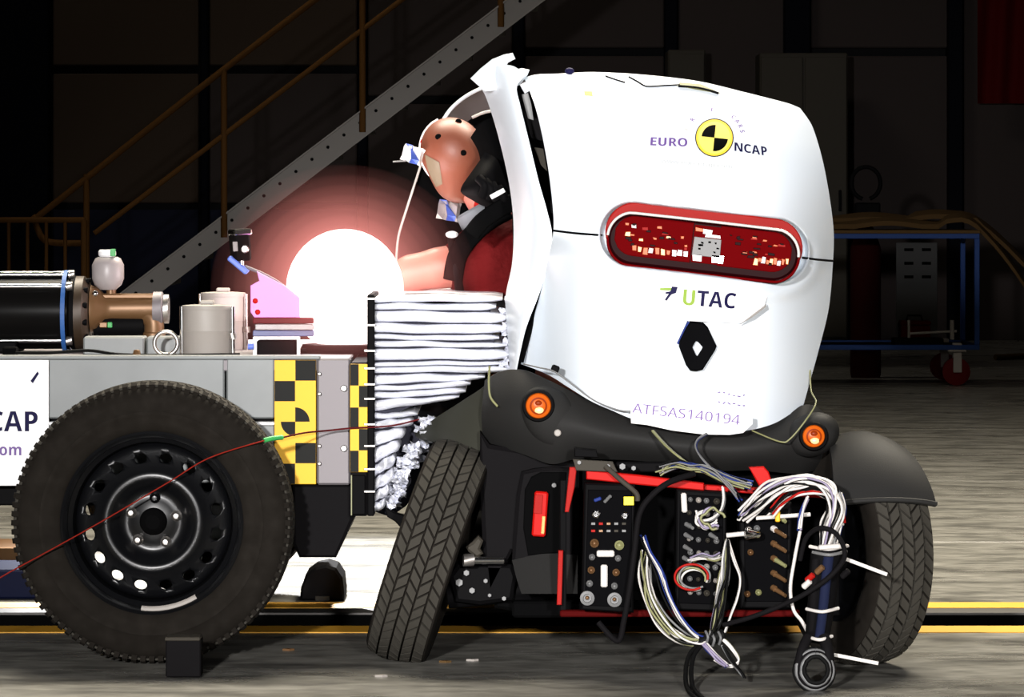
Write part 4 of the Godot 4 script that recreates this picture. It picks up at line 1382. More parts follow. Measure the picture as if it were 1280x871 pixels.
func car() -> void:
	var c := thing("small_car", "small white two-seat car seen from behind, torn open by the barrier", "car", P(830, 830, -0.6))
	# rear body panel
	var top := V2([655, 97, 672, 93, 700, 92, 740, 90, 800, 93, 870, 101, 930, 115, 985, 129, 1000, 135])
	var right := V2([1000, 135, 1015, 157, 1027, 195, 1036, 240, 1042, 288, 1041, 330, 1036, 385, 1024, 435, 1013, 475, 1004, 507])
	var bot := V2([651, 455, 668, 461, 690, 471, 715, 487, 740, 502, 765, 513, 800, 527, 850, 538, 900, 541, 940, 537, 968, 529, 990, 516, 1004, 507])
	var left := V2([655, 97, 668, 130, 678, 170, 686, 215, 691, 258, 692, 287, 687, 315, 677, 360, 664, 408, 651, 455])
	var g: Array = []
	var rows := coons(top, bot, left, right, 200, 210)
	for row in rows:
		var r: Array = []
		for p in row:
			r.append(shell_p(p.x, p.y))
		g.append(r)
	var rear := part(c, "rear_panel", S().grid(g, Vector3(0, 0, 1), 0.012), M["white paint"])
	# roof and right flank run forward from the panel's edge
	var edge: Array = []
	for p in g[0]: edge.append(p)
	for j in range(1, g.size()): edge.append(g[j][g[j].size() - 1])
	var skin: Array = []
	for k in [[0.0, 1.0], [-0.03, 1.0], [-0.12, 1.0], [-0.3, 1.0], [-0.6, 0.995], [-1.0, 0.98], [-1.35, 0.95]]:
		var r: Array = []
		for i in range(0, edge.size(), 4):
			var q: Vector3 = edge[i]
			var m := Vector3(0.4, 0.6, 0)
			r.append(Vector3(m.x + (q.x - m.x) * k[1], m.y + (q.y - m.y) * k[1], q.z + k[0]))
		skin.append(r)
	part(c, "roof_and_flank", S().grid(skin, Vector3(0.6, 0.8, 0.2), 0.01), M["white paint"])
	# joint between hatch and lower panel, in two runs beside the lamp
	part(rear, "panel_joint", shell_line(V2([691, 288, 720, 291.5, 752, 294]), 0.0005, 0.0028, 12), M["ink black"])
	part(rear, "panel_joint", shell_line(V2([1003, 322, 1022, 324.5, 1041, 326]), 0.0005, 0.0028, 12), M["ink black"])
	# roof hatch edge, a torn strip, a yellow mark and a bolt
	part(rear, "roof_slit", shell_line(V2([757, 95, 768, 99, 781, 103]), 0.001, 0.0022, 10), M["black metal"])
	part(rear, "roof_slit", shell_line(V2([786, 96, 797, 102, 808, 108, 830, 107, 850, 106]), 0.001, 0.0022, 16), M["black metal"])
	part(rear, "roof_vent", shell_patch(V2([850, 103, 876, 105, 900, 116]), V2([846, 107, 870, 112, 900, 117]), V2([850, 103, 846, 107]), V2([900, 116, 900, 117]), 12, 3, 0.003), M["wire olive"])
	part(rear, "roof_vent_slot", shell_line(V2([848, 107.5, 874, 110, 898, 116.5]), 0.004, 0.003, 12), M["black metal"])
	part(rear, "yellow_mark", shell_patch(V2([730, 114, 740, 114]), V2([731, 119, 741, 120]), V2([730, 114, 731, 119]), V2([740, 114, 741, 120]), 4, 3, 0.002), M["yellow plastic"])
	part(rear, "roof_bolt", S().ball(P(712, 89, 0.06), Basis.from_scale(Vector3(0.012, 0.009, 0.012)), 12), M["ink navy"])
	lamp(c)
	stickers(c)
	# torn door pillar
	var pl := V2([592, 100, 605, 116, 617, 150, 629, 195, 638, 240, 642, 285, 640, 330, 632, 372, 634, 415, 637, 462])
	var pr := V2([657, 94, 646, 108, 650, 130, 661, 175, 673, 225, 684, 264, 690, 294, 687, 325, 674, 367, 657, 412, 646, 462])
	var pil := part(c, "door_pillar", bulge(V2([592, 100, 612, 84, 640, 82, 657, 94]), V2([637, 462, 644, 462]), pl, pr, 20, 70, func(u: float, v: float) -> float: return lerpf(-0.10, 0.10, u) + 0.06 * sin(PI * u) - 0.10 * pow(1.0 - v, 3.0), 0.02), M["white paint"], "bent white pillar with a torn top")
	part(pil, "torn_tip", slab(S(), V2([588, 98, 600, 86, 615, 74, 630, 68, 641, 66, 644, 73, 635, 78, 632, 85, 640, 88, 652, 85, 662, 87, 659, 94, 650, 106, 630, 112, 606, 114]), -0.05, 0.03, 0.008), M["white paint"])
	part(pil, "torn_edge", slab(S(), V2([656, 117, 650, 106, 660, 101, 676, 103, 676, 108, 664, 112]), 0.06, 0.03, 0.003), M["white paint"])
	# dark opening between pillar and rear panel, with shreds of lining
	part(c, "cabin_bulkhead", slab(S(), V2([626, 112, 672, 106, 690, 150, 700, 300, 690, 360, 668, 470, 636, 470, 640, 380, 646, 300, 636, 200]), -0.16, 0.06), M["black cavity"])
	var shred := S()
	slab(shred, V2([652, 118, 660, 116, 664, 130, 667, 150, 660, 148]), -0.08, 0.01)
	part(c, "lining_shred", shred, M["wire grey"])
	part(c, "lining_shred", slab(S(), V2([668, 184, 679, 186, 684, 214, 676, 206]), -0.04, 0.01), M["cabinet"])
	part(c, "lining_shred", slab(S(), V2([655, 140, 674, 150, 678, 176, 664, 172]), -0.1, 0.01), M["dark plastic"])
	part(c, "lining_shred", slab(S(), V2([688, 250, 693, 254, 693, 268, 689, 266]), 0.13, 0.008), M["black metal"])
	part(c, "door_seal", S().tube([P(691, 298, 0.08), P(686, 325, 0.07), P(674, 372, 0.05), P(660, 418, 0.03), P(650, 452, 0.03)], 0.005, 8, 6, 1.0, 0.009), M["black cavity"])
	cabin(c)
	lower_body(c)
	for w in [[P(537, 690, 0.0), Basis(Vector3(0, 0, 1), deg_to_rad(-18.3)) * Basis(Vector3(0, 1, 0), deg_to_rad(-3.0))], [P(1070, 686, 0.1), Basis(Vector3(0, 1, 0), deg_to_rad(22.0))]]:
		car_wheel(c, w[0], w[1])

func lamp(c: Node3D) -> void:
	var z := 0.262
	var l := part(c, "tail_lamp", slab(S(), pill(879, 309, 119.5, 31.5, LAMP_TILT, 16), z + 0.02, 0.05, 0.006), M["lens dark"], "wide pill-shaped red tail lamp")
	# lit upper lip of the recess
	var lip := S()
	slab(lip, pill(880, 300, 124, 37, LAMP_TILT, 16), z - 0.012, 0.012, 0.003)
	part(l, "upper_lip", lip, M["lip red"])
	part(l, "bezel", S().tube(_pill3(879, 307.5, 120, 31.5, z + 0.018, PI, TAU), 0.0035, 6), M["wire white"])
	part(l, "bezel", S().tube(_pill3(879, 310.5, 120, 32, z + 0.014, 0, PI), 0.0035, 6), M["lens red"])
	var zf := z + 0.0205
	# inner lens: left red, clear centre, right red
	part(l, "red_lens", slab(S(), _pill_cut(879, 305, 112, 25, -111, -14), zf + 0.003, 0.004, 0.002), M["lens red"])
	part(l, "red_lens", slab(S(), _pill_cut(879, 305, 112, 25, 20, 111), zf + 0.003, 0.004, 0.002), M["lens red"])
	part(l, "clear_lens", slab(S(), _rot([-13, -23, 21, -23, 21, 24, -13, 24], 879, 305), zf + 0.003, 0.004, 0.001), M["lens red"])
	# reflector cells behind the lens glitter: rows of small facets
	var rng := RandomNumberGenerator.new()
	rng.seed = 5
	var facet := func(u: float, v: float, w: float, h: float, m: String) -> void:
		part(l, "reflector_facet", slab(S(), _rot([u, v, u + w, v + rng.randf_range(-1, 1), u + w + rng.randf_range(-1, 1), v + h, u + rng.randf_range(-1.5, 1.5), v + h], 879, 305), zf + 0.006, 0.005, 0.001), M[m])
	facet.call(-12, -8, 34, 23, "wire grey")
	facet.call(-12, -20, 10, 5, "lens amber")
	facet.call(-2, -19, 12, 6, "sticker white")
	facet.call(2, -13, 18, 4, "sticker white")
	facet.call(-12, 14, 12, 8, "sticker white")
	facet.call(12, 12, 16, 10, "chrome")
	for k in 9:
		facet.call(-8 + rng.randf_range(0, 26), -6 + rng.randf_range(0, 16), 4, 3, ["black metal", "chrome", "wire olive"][k % 3])
	for k in 10:
		var u := -88.0 + k * 7.2
		facet.call(u, 12 + rng.randf_range(-2, 1), 5.4, rng.randf_range(5, 9), ["lens amber", "lens orange", "lens amber", "wire white"][k % 4] if k < 7 else "sticker white")
	for k in 8:
		facet.call(-100 + k * 9.0 + rng.randf_range(-2, 2), rng.randf_range(-16, 4), 5, 3, ["lens amber", "lens dark", "lens orange", "lens dark"][k % 4])
	for k in 34:
		var u := rng.randf_range(-104, 100)
		if absf(u) < 22.0:
			u += 60.0
		facet.call(u, rng.randf_range(-19, 14), rng.randf_range(3, 9), rng.randf_range(1.5, 4), ["lens dark", "lip red", "lens dark", "lens dark", "lens amber"][k % 5])
	facet.call(-98, -4, 6, 5, "lens orange")
	facet.call(-92, -14, 6, 4, "wire white")
	for k in 9:
		var u := 66.0 + k * 4.8
		facet.call(u, 9 + rng.randf_range(-3, 2), 4.2, rng.randf_range(5, 9), ["lens orange", "lens amber", "sticker white", "lens amber"][k % 4])
	for k in 6:
		facet.call(60 + k * 7.0, rng.randf_range(-18, -8), 5, 2.4, ["lens amber", "lens dark"][k % 2])

func _rot(a: Array, cx: float, cy: float) -> Array:
	var o: Array = []
	for p in V2(a):
		o.append(Vector2(cx, cy) + p.rotated(deg_to_rad(LAMP_TILT)))
	return o

func _pill3(cx: float, cy: float, hl: float, hh: float, z: float, t0: float, t1: float) -> Array:
	var o: Array = []
	for i in 41:
		var t := lerpf(t0, t1, i / 40.0)
		var p := Vector2(cos(t) * hh + (hl - hh) * clampf(cos(t) * 6.0, -1, 1), sin(t) * hh)
		var q := Vector2(cx, cy) + p.rotated(deg_to_rad(LAMP_TILT))
		o.append(P(q.x, q.y, z))
	return o

func _pill_cut(cx: float, cy: float, hl: float, hh: float, u0: float, u1: float) -> Array:
	var o: Array = []
	for i in 21:
		var u := lerpf(u0, u1, i / 20.0)
		var e := maxf(absf(u) - (hl - hh), 0.0)
		o.append(Vector2(u, -sqrt(maxf(hh * hh - e * e, 0.5))))
	for i in 21:
		var u := lerpf(u1, u0, i / 20.0)
		var e := maxf(absf(u) - (hl - hh), 0.0)
		o.append(Vector2(u, sqrt(maxf(hh * hh - e * e, 0.5))))
	var q: Array = []
	for p in o:
		q.append(Vector2(cx, cy) + p.rotated(deg_to_rad(LAMP_TILT)))
	return q

func stickers(c: Node3D) -> void:
	var lift := 0.003
	# round yellow emblem between two words, an arc of small print above, pale print below
	var e := Node3D.new()
	e.name = "emblem"
	c.add_child(e)
	var mid := Vector2(893, 172)
	var disc := func(r: float, t0: float, t1: float, up: float) -> Shape:
		var g: Array = []
		for j in 7:
			var row: Array = []
			for i in 37:
				var t := lerpf(t0, t1, i / 36.0)
				var q := mid + Vector2(cos(t), sin(t)) * r * maxf(j / 6.0, 0.002)
				row.append(P(q.x, q.y, shell_z(q.x, q.y) + up))
			g.append(row)
		return S().grid(g, Vector3(0, 0, 1), 0.001)
	part(e, "disc", disc.call(22.8, 0.0, TAU, 0.0035), mat("light yellow", Color(0.95, 0.80, 0.25), 0.6))
	part(e, "disc_ring", disc.call(24.0, 0.0, TAU, 0.0025), M["ink black"])
	part(e, "pale_disc", disc.call(20.0, 0.0, TAU, 0.0045), mat("pale yellow", Color(0.95, 0.88, 0.42), 0.6))
	var tl := deg_to_rad(6.0)
	part(e, "black_quadrant", disc.call(16.0, tl + PI, tl + 1.5 * PI, 0.0056), M["ink black"])
	part(e, "black_quadrant", disc.call(17.0, tl, tl + 0.5 * PI, 0.0056), M["ink black"])
	word("EURO", 811, 181.5, lift, 13.0, 2.0, M["ink violet"], e, 0, 1.02, true)
	word("NCAP", 916.5, 188, lift, 13.0, 9.0, M["ink navy"], e, 0, 0.92, true)
	var arc := "FOR SAFER CARS"
	var f := SystemFont.new()
	f.font_names = PackedStringArray(["Droid Sans"])
	f.font_weight = 700
	for i in arc.length():
		if arc[i] == " ":
			continue
		var t := deg_to_rad(-163.0 + 150.0 * i / (arc.length() - 1.0))
		letter(f, arc[i], mid + Vector2(cos(t), sin(t)) * 33.0, 6.0, rad_to_deg(t) + 90.0, lift, M[["ink pale", "ink pale", "ink violet", "ink pale"][i % 4]] if i < 9 else M["ink violet"], e, c.position, 1.0, true)
	word("www.euroncap.com", 826, 203, lift, 6.0, 5.0, M["ink pale"], e, 0, 1.2, true, 400)
	# laboratory sticker with a peeling corner
	lay_flat = true
	var s1 := part(c, "sticker", shell_patch(V2([807, 351, 880, 360, 959, 371]), V2([801, 396, 860, 401, 926, 404]), V2([807, 351, 801, 396]), V2([959, 371, 955, 383, 926, 404]), 40, 20, 0.0022), M["sticker white"])
	part(s1, "peeled_corner", S().grid([[P(958, 380, shell_z(958, 380) + 0.004), P(942, 392, shell_z(942, 392) + 0.004), P(926, 405, shell_z(926, 405) + 0.004)], [P(957, 384, shell_z(955, 384) + 0.03), P(940, 397, shell_z(940, 397) + 0.035), P(924, 406, shell_z(926, 405) + 0.02)]], Vector3(0, 0, 1), 0.001), M["pot grey"])
	word("UTAC", 851, 380.5, 0.005, 19.5, 4.6, M["ink navy"], s1, 0, 1.0, true)
	var let: Array = s1.get_children()
	for o in let:
		if o.mesh is TextMesh and o.mesh.text == "U":
			o.material_override = M["ink green"]
	part(s1, "logo_stroke", slab(S(), V2([825, 360, 836, 359.5, 846, 360, 846, 363, 836, 363, 825, 362.5]), shell_z(836, 365) + 0.0062, 0.001), M["ink green"])
	part(s1, "logo_stroke", slab(S(), V2([840, 358, 847, 358.5, 845, 366, 839, 368, 833, 376, 831, 374.5, 836, 367, 832, 367, 832, 365, 838, 364]), shell_z(838, 368) + 0.0075, 0.001), M["ink navy"])
	lay_flat = false
	# dark diamond badge, open in the middle
	var bz := shell_z(870, 432)
	var outer := V2([861, 401, 882, 403, 896.5, 434, 877, 464.5, 860, 463, 847.5, 430])
	var inner := V2([870.5, 425, 878.5, 434, 871, 446, 865.5, 434])
	var bd := part(c, "badge", diamond(outer, inner, bz + 0.022, 0.02), M["ink black"], "dark open diamond badge")
	part(bd, "badge_rim", S().tube([P(847.8, 430, bz + 0.012), P(861, 402, bz + 0.014)], 0.004, 6), M["wire blue"])
	part(bd, "badge_clip", S().ball(P(864, 398, bz + 0.012), Basis.from_scale(Vector3.ONE * U(3.0, bz)), 10), M["ink violet"])
	part(bd, "badge_clip", slab(S(), V2([873, 396, 887, 399, 886, 402, 880, 403, 874, 400]), bz + 0.014, 0.006, 0.001), M["wire grey"])
	# number plate hanging over the bumper
	var np := Node3D.new()
	np.name = "number_strip"
	c.add_child(np)
	var pz := 0.285
	part(np, "plate", slab(S(), V2([787, 503, 860, 512, 941, 521, 941, 530, 929, 541, 912, 543.5, 880, 543, 840, 538, 808, 531, 789, 529]), pz, 0.004, 0.001), M["sticker white"])
	word("ATFSAS140194", 790, 515.5, pz + 0.001, 12.0, 6.6, M["ink violet"], np, 0, 1.24, false, 400)
	# faint print above the strip
	for k in 2:
		var rng := RandomNumberGenerator.new()
		rng.seed = 11 + k
		var ink := part(c, "faint_print", S().box(T(shell_p(808, 480 + 13 * k) + Vector3(0, 0, 0.003)), Vector3(0.008, 0.003, 0.001)), M["ink pale"], "unreadable print, its overexposed look put into the pale ink")  # pale ink stands for print washed out by strong light
		for i in 20:
			var x := 812.0 + i * 6.2
			part(ink, "print_trace", S().box(T(shell_p(x, 480 + 13 * k + i * 0.75 + rng.randf_range(-2, 2)) + Vector3(0, 0, 0.003), Vector3(0, 0, rng.randf_range(-40, 40))), Vector3(rng.randf_range(0.004, 0.008), 0.0025, 0.001)), M["ink pale"] if i < 14 else M["ink violet"])

func diamond(outer: Array, inner: Array, z: float, depth: float) -> Shape:
	var sh := S()
	var n := 24
	var ring := func(poly: Array) -> Array:
		var o: Array = []
		var c := Vector2.ZERO
		for p in poly: c += p
		c /= poly.size()
		for i in n:
			var d := Vector2.from_angle(TAU * i / n)
			var best := c + d
			for k in poly.size():
				var h: Variant = Geometry2D.segment_intersects_segment(c, c + d * 200.0, poly[k], poly[(k + 1) % poly.size()])
				if h != null:
					best = h
			o.append(best)
		return o
	var a: Array = ring.call(outer)
	var b: Array = ring.call(inner)
	for i in n:
		var j := (i + 1) % n
		var m0: Vector2 = a[i].lerp(b[i], 0.12)
		var m1: Vector2 = a[j].lerp(b[j], 0.12)
		sh.quad(P(m0.x, m0.y, z), P(b[i].x, b[i].y, z - 0.004), P(b[j].x, b[j].y, z - 0.004), P(m1.x, m1.y, z))
		sh.quad(P(a[i].x, a[i].y, z - 0.006), P(m0.x, m0.y, z), P(m1.x, m1.y, z), P(a[j].x, a[j].y, z - 0.006))
		sh.quad(P(a[i].x, a[i].y, z - depth), P(a[i].x, a[i].y, z - 0.006), P(a[j].x, a[j].y, z - 0.006), P(a[j].x, a[j].y, z - depth))
		sh.quad(P(b[i].x, b[i].y, z - 0.004), P(b[i].x, b[i].y, z - depth), P(b[j].x, b[j].y, z - depth), P(b[j].x, b[j].y, z - 0.004))
		sh.quad(P(a[i].x, a[i].y, z - depth), P(a[j].x, a[j].y, z - depth), P(b[j].x, b[j].y, z - depth), P(b[i].x, b[i].y, z - depth))
	sh.close(0)
	return sh

func cabin(c: Node3D) -> void:
	# windscreen frame and dark glass far in front of the driver
	var z := -1.35
	part(c, "windscreen", slab(S(), V2([522, 212, 532, 186, 548, 158, 575, 124, 600, 112, 640, 120, 650, 380, 506, 372, 498, 306]), z, 0.02), M["black cavity"])
	part(c, "windscreen_pillar", S().tube([P(529, 196, z + 0.05), P(521, 222, z + 0.05), P(508, 262, z + 0.05), P(498, 296, z + 0.05), P(495, 330, z + 0.05)], 0.0034, 8, 6), M["wire white"], "thin pale edge of the windscreen frame")
	# roof arch: lit lining between two edges
	var arch := part(c, "roof_arch", bulge(V2([549, 158, 562, 138, 580, 122, 598, 112, 612, 108]), V2([572, 168, 584, 152, 598, 144, 612, 140, 622, 138]), V2([549, 158, 572, 168]), V2([612, 108, 622, 138]), 16, 6, func(u: float, v: float) -> float: return -0.95 - 0.25 * v, 0.008), M["cabinet"], "pale grey curved lining of the roof edge")
	arch.material_override = M["worn steel"]
	part(arch, "arch_edge", S().tube([P(549, 159, -0.94), P(562, 138, -0.94), P(580, 122, -0.94), P(598, 112, -0.94), P(613, 107, -0.94)], 0.005, 8, 5), M["white paint"])
	part(arch, "arch_edge", S().tube([P(590, 147, -0.9), P(604, 141, -0.9), P(618, 138, -0.9)], 0.004, 8, 5), M["wire white"])
	# seat with headrest
	var hz := -0.46
	var seat := part(c, "seat_back", bulge(V2([588, 172, 598, 158, 612, 148, 634, 150]), V2([606, 262, 626, 266, 652, 262]), V2([588, 172, 598, 190, 602, 215, 605, 240, 606, 262]), V2([634, 150, 646, 200, 652, 262]), 12, 20, func(u: float, v: float) -> float: return -0.64 + 0.05 * sin(PI * u) - 0.02 * v, 0.06), M["black cavity"])
	part(seat, "seat_post", slab(S(), V2([640, 262, 652, 262, 660, 460, 646, 460]), -0.66, 0.05, 0.004), M["black metal"])
	part(seat, "headrest", bulge(V2([606, 190, 600, 200, 590, 214, 580, 228]), V2([636, 238, 622, 256, 606, 258, 590, 250]), V2([606, 190, 622, 200, 636, 238]), V2([580, 228, 576, 240, 590, 250]), 14, 12, func(u: float, v: float) -> float: return hz + 0.06 * sin(PI * u) * sin(PI * v), 0.05), M["black metal"])
	for k in 4:
		part(seat, "harness_loop", S().tube([P(598 + 8 * k, 222 + 4 * k, hz + 0.08), P(606 + 8 * k, 232 + 5 * k, hz + 0.09), P(603 + 8 * k, 246 + 2 * k, hz + 0.08)], 0.012, 8, 5), M["black metal"])
	part(seat, "white_tag", S().box(T(P(622, 242, hz + 0.1), Vector3(0, 0, 28)), Vector3(0.04, 0.012, 0.004), 0.001), M["sticker white"])
	part(seat, "belt", S().tube([P(590, 292, -0.40), P(602, 277, -0.37), P(620, 264, -0.36), P(642, 252, -0.38)], 0.022, 10, 6, 0.25), M["black cavity"])
	part(c, "cabin_floor", block(Vector3(P(560, 0, -1.0).x, 0.22, -1.5), Vector3(P(1000, 0, -0.5).x, 0.26, -0.2), 0.01), M["black cavity"])
	part(c, "firewall", block(Vector3(P(520, 0, -1.55).x, 0.22, -1.62), Vector3(P(900, 0, -1.55).x, 0.86, -1.56), 0.01), M["black cavity"])
	part(c, "door_sill", slab(S(), V2([506, 366, 560, 366, 612, 370, 634, 374, 634, 384, 560, 378, 506, 376]), -0.35, 0.03, 0.004), M["worn steel"])

func lower_body(c: Node3D) -> void:
	# black plastic bumper across the whole rear
	var btop := V2([606, 476, 622, 466, 640, 462, 660, 464, 700, 482, 760, 512, 810, 524, 850, 532, 930, 534, 972, 526, 1000, 508, 1014, 506, 1028, 514, 1040, 534])
	var bbot := V2([604, 556, 630, 560, 660, 570, 690, 580, 720, 574, 800, 576, 890, 588, 945, 588, 1000, 592, 1034, 582])
	var bump := part(c, "bumper", bulge(btop, bbot, V2([606, 476, 602, 515, 604, 556]), V2([1040, 534, 1043, 560, 1034, 582]), 90, 20, func(u: float, v: float) -> float: return 0.13 + 0.10 * sin(PI * clampf(v * 0.8 + 0.1, 0, 1)) - 0.16 * pow(absf(u * 2 - 1), 5.0) + 0.01 * sin(PI * u), 0.02), M["black plastic"])
	# indicator pods
	for k in 2:
		var ctr: Vector2 = [Vector2(690, 523), Vector2(1016, 543)][k]
		var lc: Vector2 = [Vector2(673, 507), Vector2(1017, 545)][k]
		var lz: float = [0.235, 0.235][k]
		var g: Array = []
		for j in 9:
			var row: Array = []
			for i in 41:
				var t := TAU * i / 40.0
				var f := 1.0 - j / 8.0
				var p := Vector2(cos(t) * [46.0, 27.0][k], sin(t) * [34.0, 34.0][k]).rotated(deg_to_rad([48.0, 70.0][k])) * maxf(f, 0.01)
				var q := ctr.lerp(lc, j / 8.0) + p
				row.append(P(q.x, q.y, lz - 0.06 + 0.06 * sqrt(1.0 - f * f)))
			g.append(row)
		var pod := part(bump, "indicator_pod", S().grid(g, Vector3(0, 0, 1), 0.0), M["black plastic"])
		var ind := Node3D.new()
		ind.name = "indicator_lamp"
		c.add_child(ind, true)
		ind.set_meta("label", "round amber indicator lamp")
		var u := U(1.0, lz)
		var fr := Transform3D(Basis(Vector3(1, 0, 0), Vector3(0, 0, 1), Vector3(0, -1, 0)), P(lc.x, lc.y, lz - 0.005))
		var r: float = [17.5, 15.5][k]
		part(ind, "housing_ring", S().lathe(fr, [Vector2((r - 2) * u, -0.01), Vector2((r - 1) * u, 0.010), Vector2((r + 1.5) * u, 0.009), Vector2((r + 3) * u, 0.0), Vector2((r + 3) * u, -0.012)], 40), M["black metal"])
		part(ind, "lens", S().lathe(fr, [Vector2(0, 0.016), Vector2(r * 0.5 * u, 0.014), Vector2(r * 0.85 * u, 0.009), Vector2((r - 0.5) * u, 0.0), Vector2((r - 0.5) * u, -0.01), Vector2(0, -0.01)], 32), M["lens amber"])
		part(ind, "lens_ring", S().lathe(Transform3D(fr.basis, fr.origin + Vector3(0, 0, 0.011)), [Vector2(r * 0.50 * u, 0.0), Vector2(r * 0.50 * u, 0.005), Vector2(r * 0.62 * u, 0.004), Vector2(r * 0.62 * u, 0.0)], 32), mat("lens brown", Color(0.5, 0.17, 0.04), 0.3))
		part(ind, "bulb_glint", S().ball(fr.origin + Vector3(1 * u, -5.5 * u, 0.013), Basis.from_scale(Vector3(6.2 * u, 4.4 * u, 0.006)), 14), mat("lens highlight", Color(1.0, 0.85, 0.6), 0.3))  # pale blob painted as the hot highlight low in the lens
		part(ind, "bulb_socket", S().ball(fr.origin + Vector3(0, 3.5 * u, 0.0125), Basis.from_scale(Vector3(5.0 * u, 4.0 * u, 0.005)), 14), M["lens brown"])
	part(bump, "bumper_screw", S().cyl(P(697, 541, 0.22), P(697, 541, 0.236), U(4.5, 0.22), 12, -1.0, 0.002), M["pot grey"])
	part(bump, "connector", S().box(T(P(694, 461, 0.25), Vector3(0, 0, -20)), Vector3(U(10, 0.25), U(9, 0.25), 0.02), 0.003), M["black metal"])
	# wheel-house and valance left of the recorders
	part(c, "wheel_house", slab(S(), V2([600, 540, 612, 556, 650, 562, 700, 578, 724, 578, 724, 690, 700, 700, 640, 690, 612, 740, 604, 700, 600, 600]), 0.10, 0.16, 0.01), M["dark plastic"])
	part(c, "valance", slab(S(), V2([646, 620, 652, 590, 668, 586, 690, 584, 716, 586, 716, 700, 690, 740, 652, 740, 640, 700]), 0.135, 0.06, 0.008), M["dark plastic"])
	part(c, "valance_step", bulge(V2([640, 700, 680, 692, 722, 694]), V2([652, 742, 690, 742, 722, 742]), V2([640, 700, 646, 724, 652, 742]), V2([722, 694, 722, 742]), 10, 6, func(u: float, v: float) -> float: return 0.14 + 0.07 * v, 0.02), M["black plastic"])
	var pocket := part(c, "reflector_pocket", slab(S(), V2([656, 612, 664, 596, 676, 590, 708, 590, 706, 690, 660, 694, 654, 660]), 0.142, 0.01, 0.003), M["black cavity"])
	var rf := part(pocket, "reflector", S().box(T(P(675, 642, 0.158), Vector3(0, 0, -4)), Vector3(U(17, 0.15), U(56, 0.15), 0.026), 0.004), M["red paint"], "upright red reflector")
	part(rf, "reflector_cell", S().box(T(P(679, 656, 0.172), Vector3(0, 0, -4)), Vector3(U(4, 0.15), U(22, 0.15), 0.004), 0.001), M["lens orange"])
	part(rf, "reflector_cell", S().box(T(P(673, 630, 0.172), Vector3(0, 0, -4)), Vector3(U(10, 0.15), U(24, 0.15), 0.004), 0.001), M["wire red"])
	part(pocket, "pocket_screw", S().cyl(P(692.5, 606.5, 0.142), P(692.5, 606.5, 0.152), U(3.0, 0.15), 12, -1.0, 0.001), M["wire grey"])
	# underbody
	part(c, "rear_subframe", slab(S(), V2([612, 600, 724, 570, 1030, 584, 1046, 610, 1046, 740, 1000, 762, 720, 768, 650, 766, 618, 760]), 0.04, 0.35, 0.01), M["black cavity"])
	part(c, "underbody", block(Vector3(P(640, 0, -0.3).x, 0.14, -1.75), Vector3(P(1030, 0, -0.3).x, 0.24, -0.32), 0.02), M["black cavity"])
	part(c, "axle_beam", S().cyl(P(560, 745, 0.02), P(1060, 700, 0.06), 0.03, 14), M["black metal"])
	part(c, "skid_bar", rbox(S(), 640, 752, 1030, 772, 0.12, 0.05, 0.006), M["black cavity"])
	# hub and suspension by the left wheel
	var hub := Node3D.new()
	hub.name = "suspension"
	c.add_child(hub)
	part(hub, "drive_shaft", S().cyl(P(584, 700, 0.16), P(630, 700.5, 0.14), U(5, 0.15), 14, -1.0, 0.002), M["chrome"])
	part(hub, "shaft_nut", S().cyl(P(579, 700, 0.165), P(592, 700, 0.16), U(8, 0.15), 6), M["steel"])
	part(hub, "caliper", slab(S(), V2([586, 690, 582, 684, 590, 678, 598, 670, 604, 676, 600, 686, 604, 692, 596, 697]), 0.15, 0.05, 0.006), M["cabinet"])
	part(hub, "hub_carrier", slab(S(), V2([562, 720, 572, 706, 600, 704, 640, 706, 646, 720, 640, 750, 600, 756, 570, 752]), 0.10, 0.1, 0.01), M["black metal"])
	for p in [[574, 728, 5.0], [590, 738, 4.0], [607, 726, 3.0], [583, 716, 4.0], [630, 748, 3.0], [612, 744, 2.5]]:
		part(hub, "hub_bolt", S().cyl(P(p[0], p[1], 0.09), P(p[0], p[1], 0.118), U(p[2], 0.1), 6, -1.0, 0.001), M["wire grey"])
	part(hub, "spring_strut", S().cyl(P(606, 740, 0.05), P(628, 600, -0.05), 0.028, 14), M["black metal"])
	# left fender, bent up over the leaning wheel
	part(c, "fender", bulge(V2([518, 542, 545, 522, 575, 503, 604, 484, 626, 468, 642, 464]), V2([526, 549, 560, 556, 590, 561, 618, 566, 640, 566]), V2([518, 542, 521, 547, 526, 549]), V2([642, 464, 648, 515, 640, 566]), 30, 16, func(u: float, v: float) -> float: return lerpf(-0.16, 0.05, u) + 0.17 * v * (1.0 - u) , 0.014), M["fender plastic"], "black fender, olive light put into its colour, bent over the leaning left wheel")
	part(c, "fender_stay", slab(S(), V2([604, 562, 640, 562, 628, 640, 618, 740, 606, 740, 610, 640]), 0.06, 0.05, 0.008), M["black plastic"])
	# right mudguard: a cap curving round the tyre
	var axle := P(1070, 686, 0.1)
	var rows: Array = []
	for j in 25:
		var th := deg_to_rad(29.0 + 125.0 * j / 24.0)
		var row: Array = []
		for i in 17:
			var s := i / 16.0
			var xo: float = lerpf(1158, 1112, clampf((rad_to_deg(th) - 29.0) / 61.0, 0, 1) ** 1.25)
			var px: float = lerpf(1034, xo, s)
			var rr := U(150, 0.1) * (1.0 - 0.10 * pow(s, 4.0) - 0.09 * pow(1.0 - s, 3.0))
			row.append(Vector3((px - CX) * 0.001953, axle.y + rr * sin(th), axle.z + rr * cos(th)))
		rows.append(row)
	var mg := part(c, "mudguard", S().grid(rows, Vector3(0.1, 0.7, 0.7), 0.012), M["black plastic"], "black mudguard over the right rear wheel")
	var lip: Array = []
	for i in 17:
		lip.append(rows[0][i] + Vector3(0, 0, 0.002))
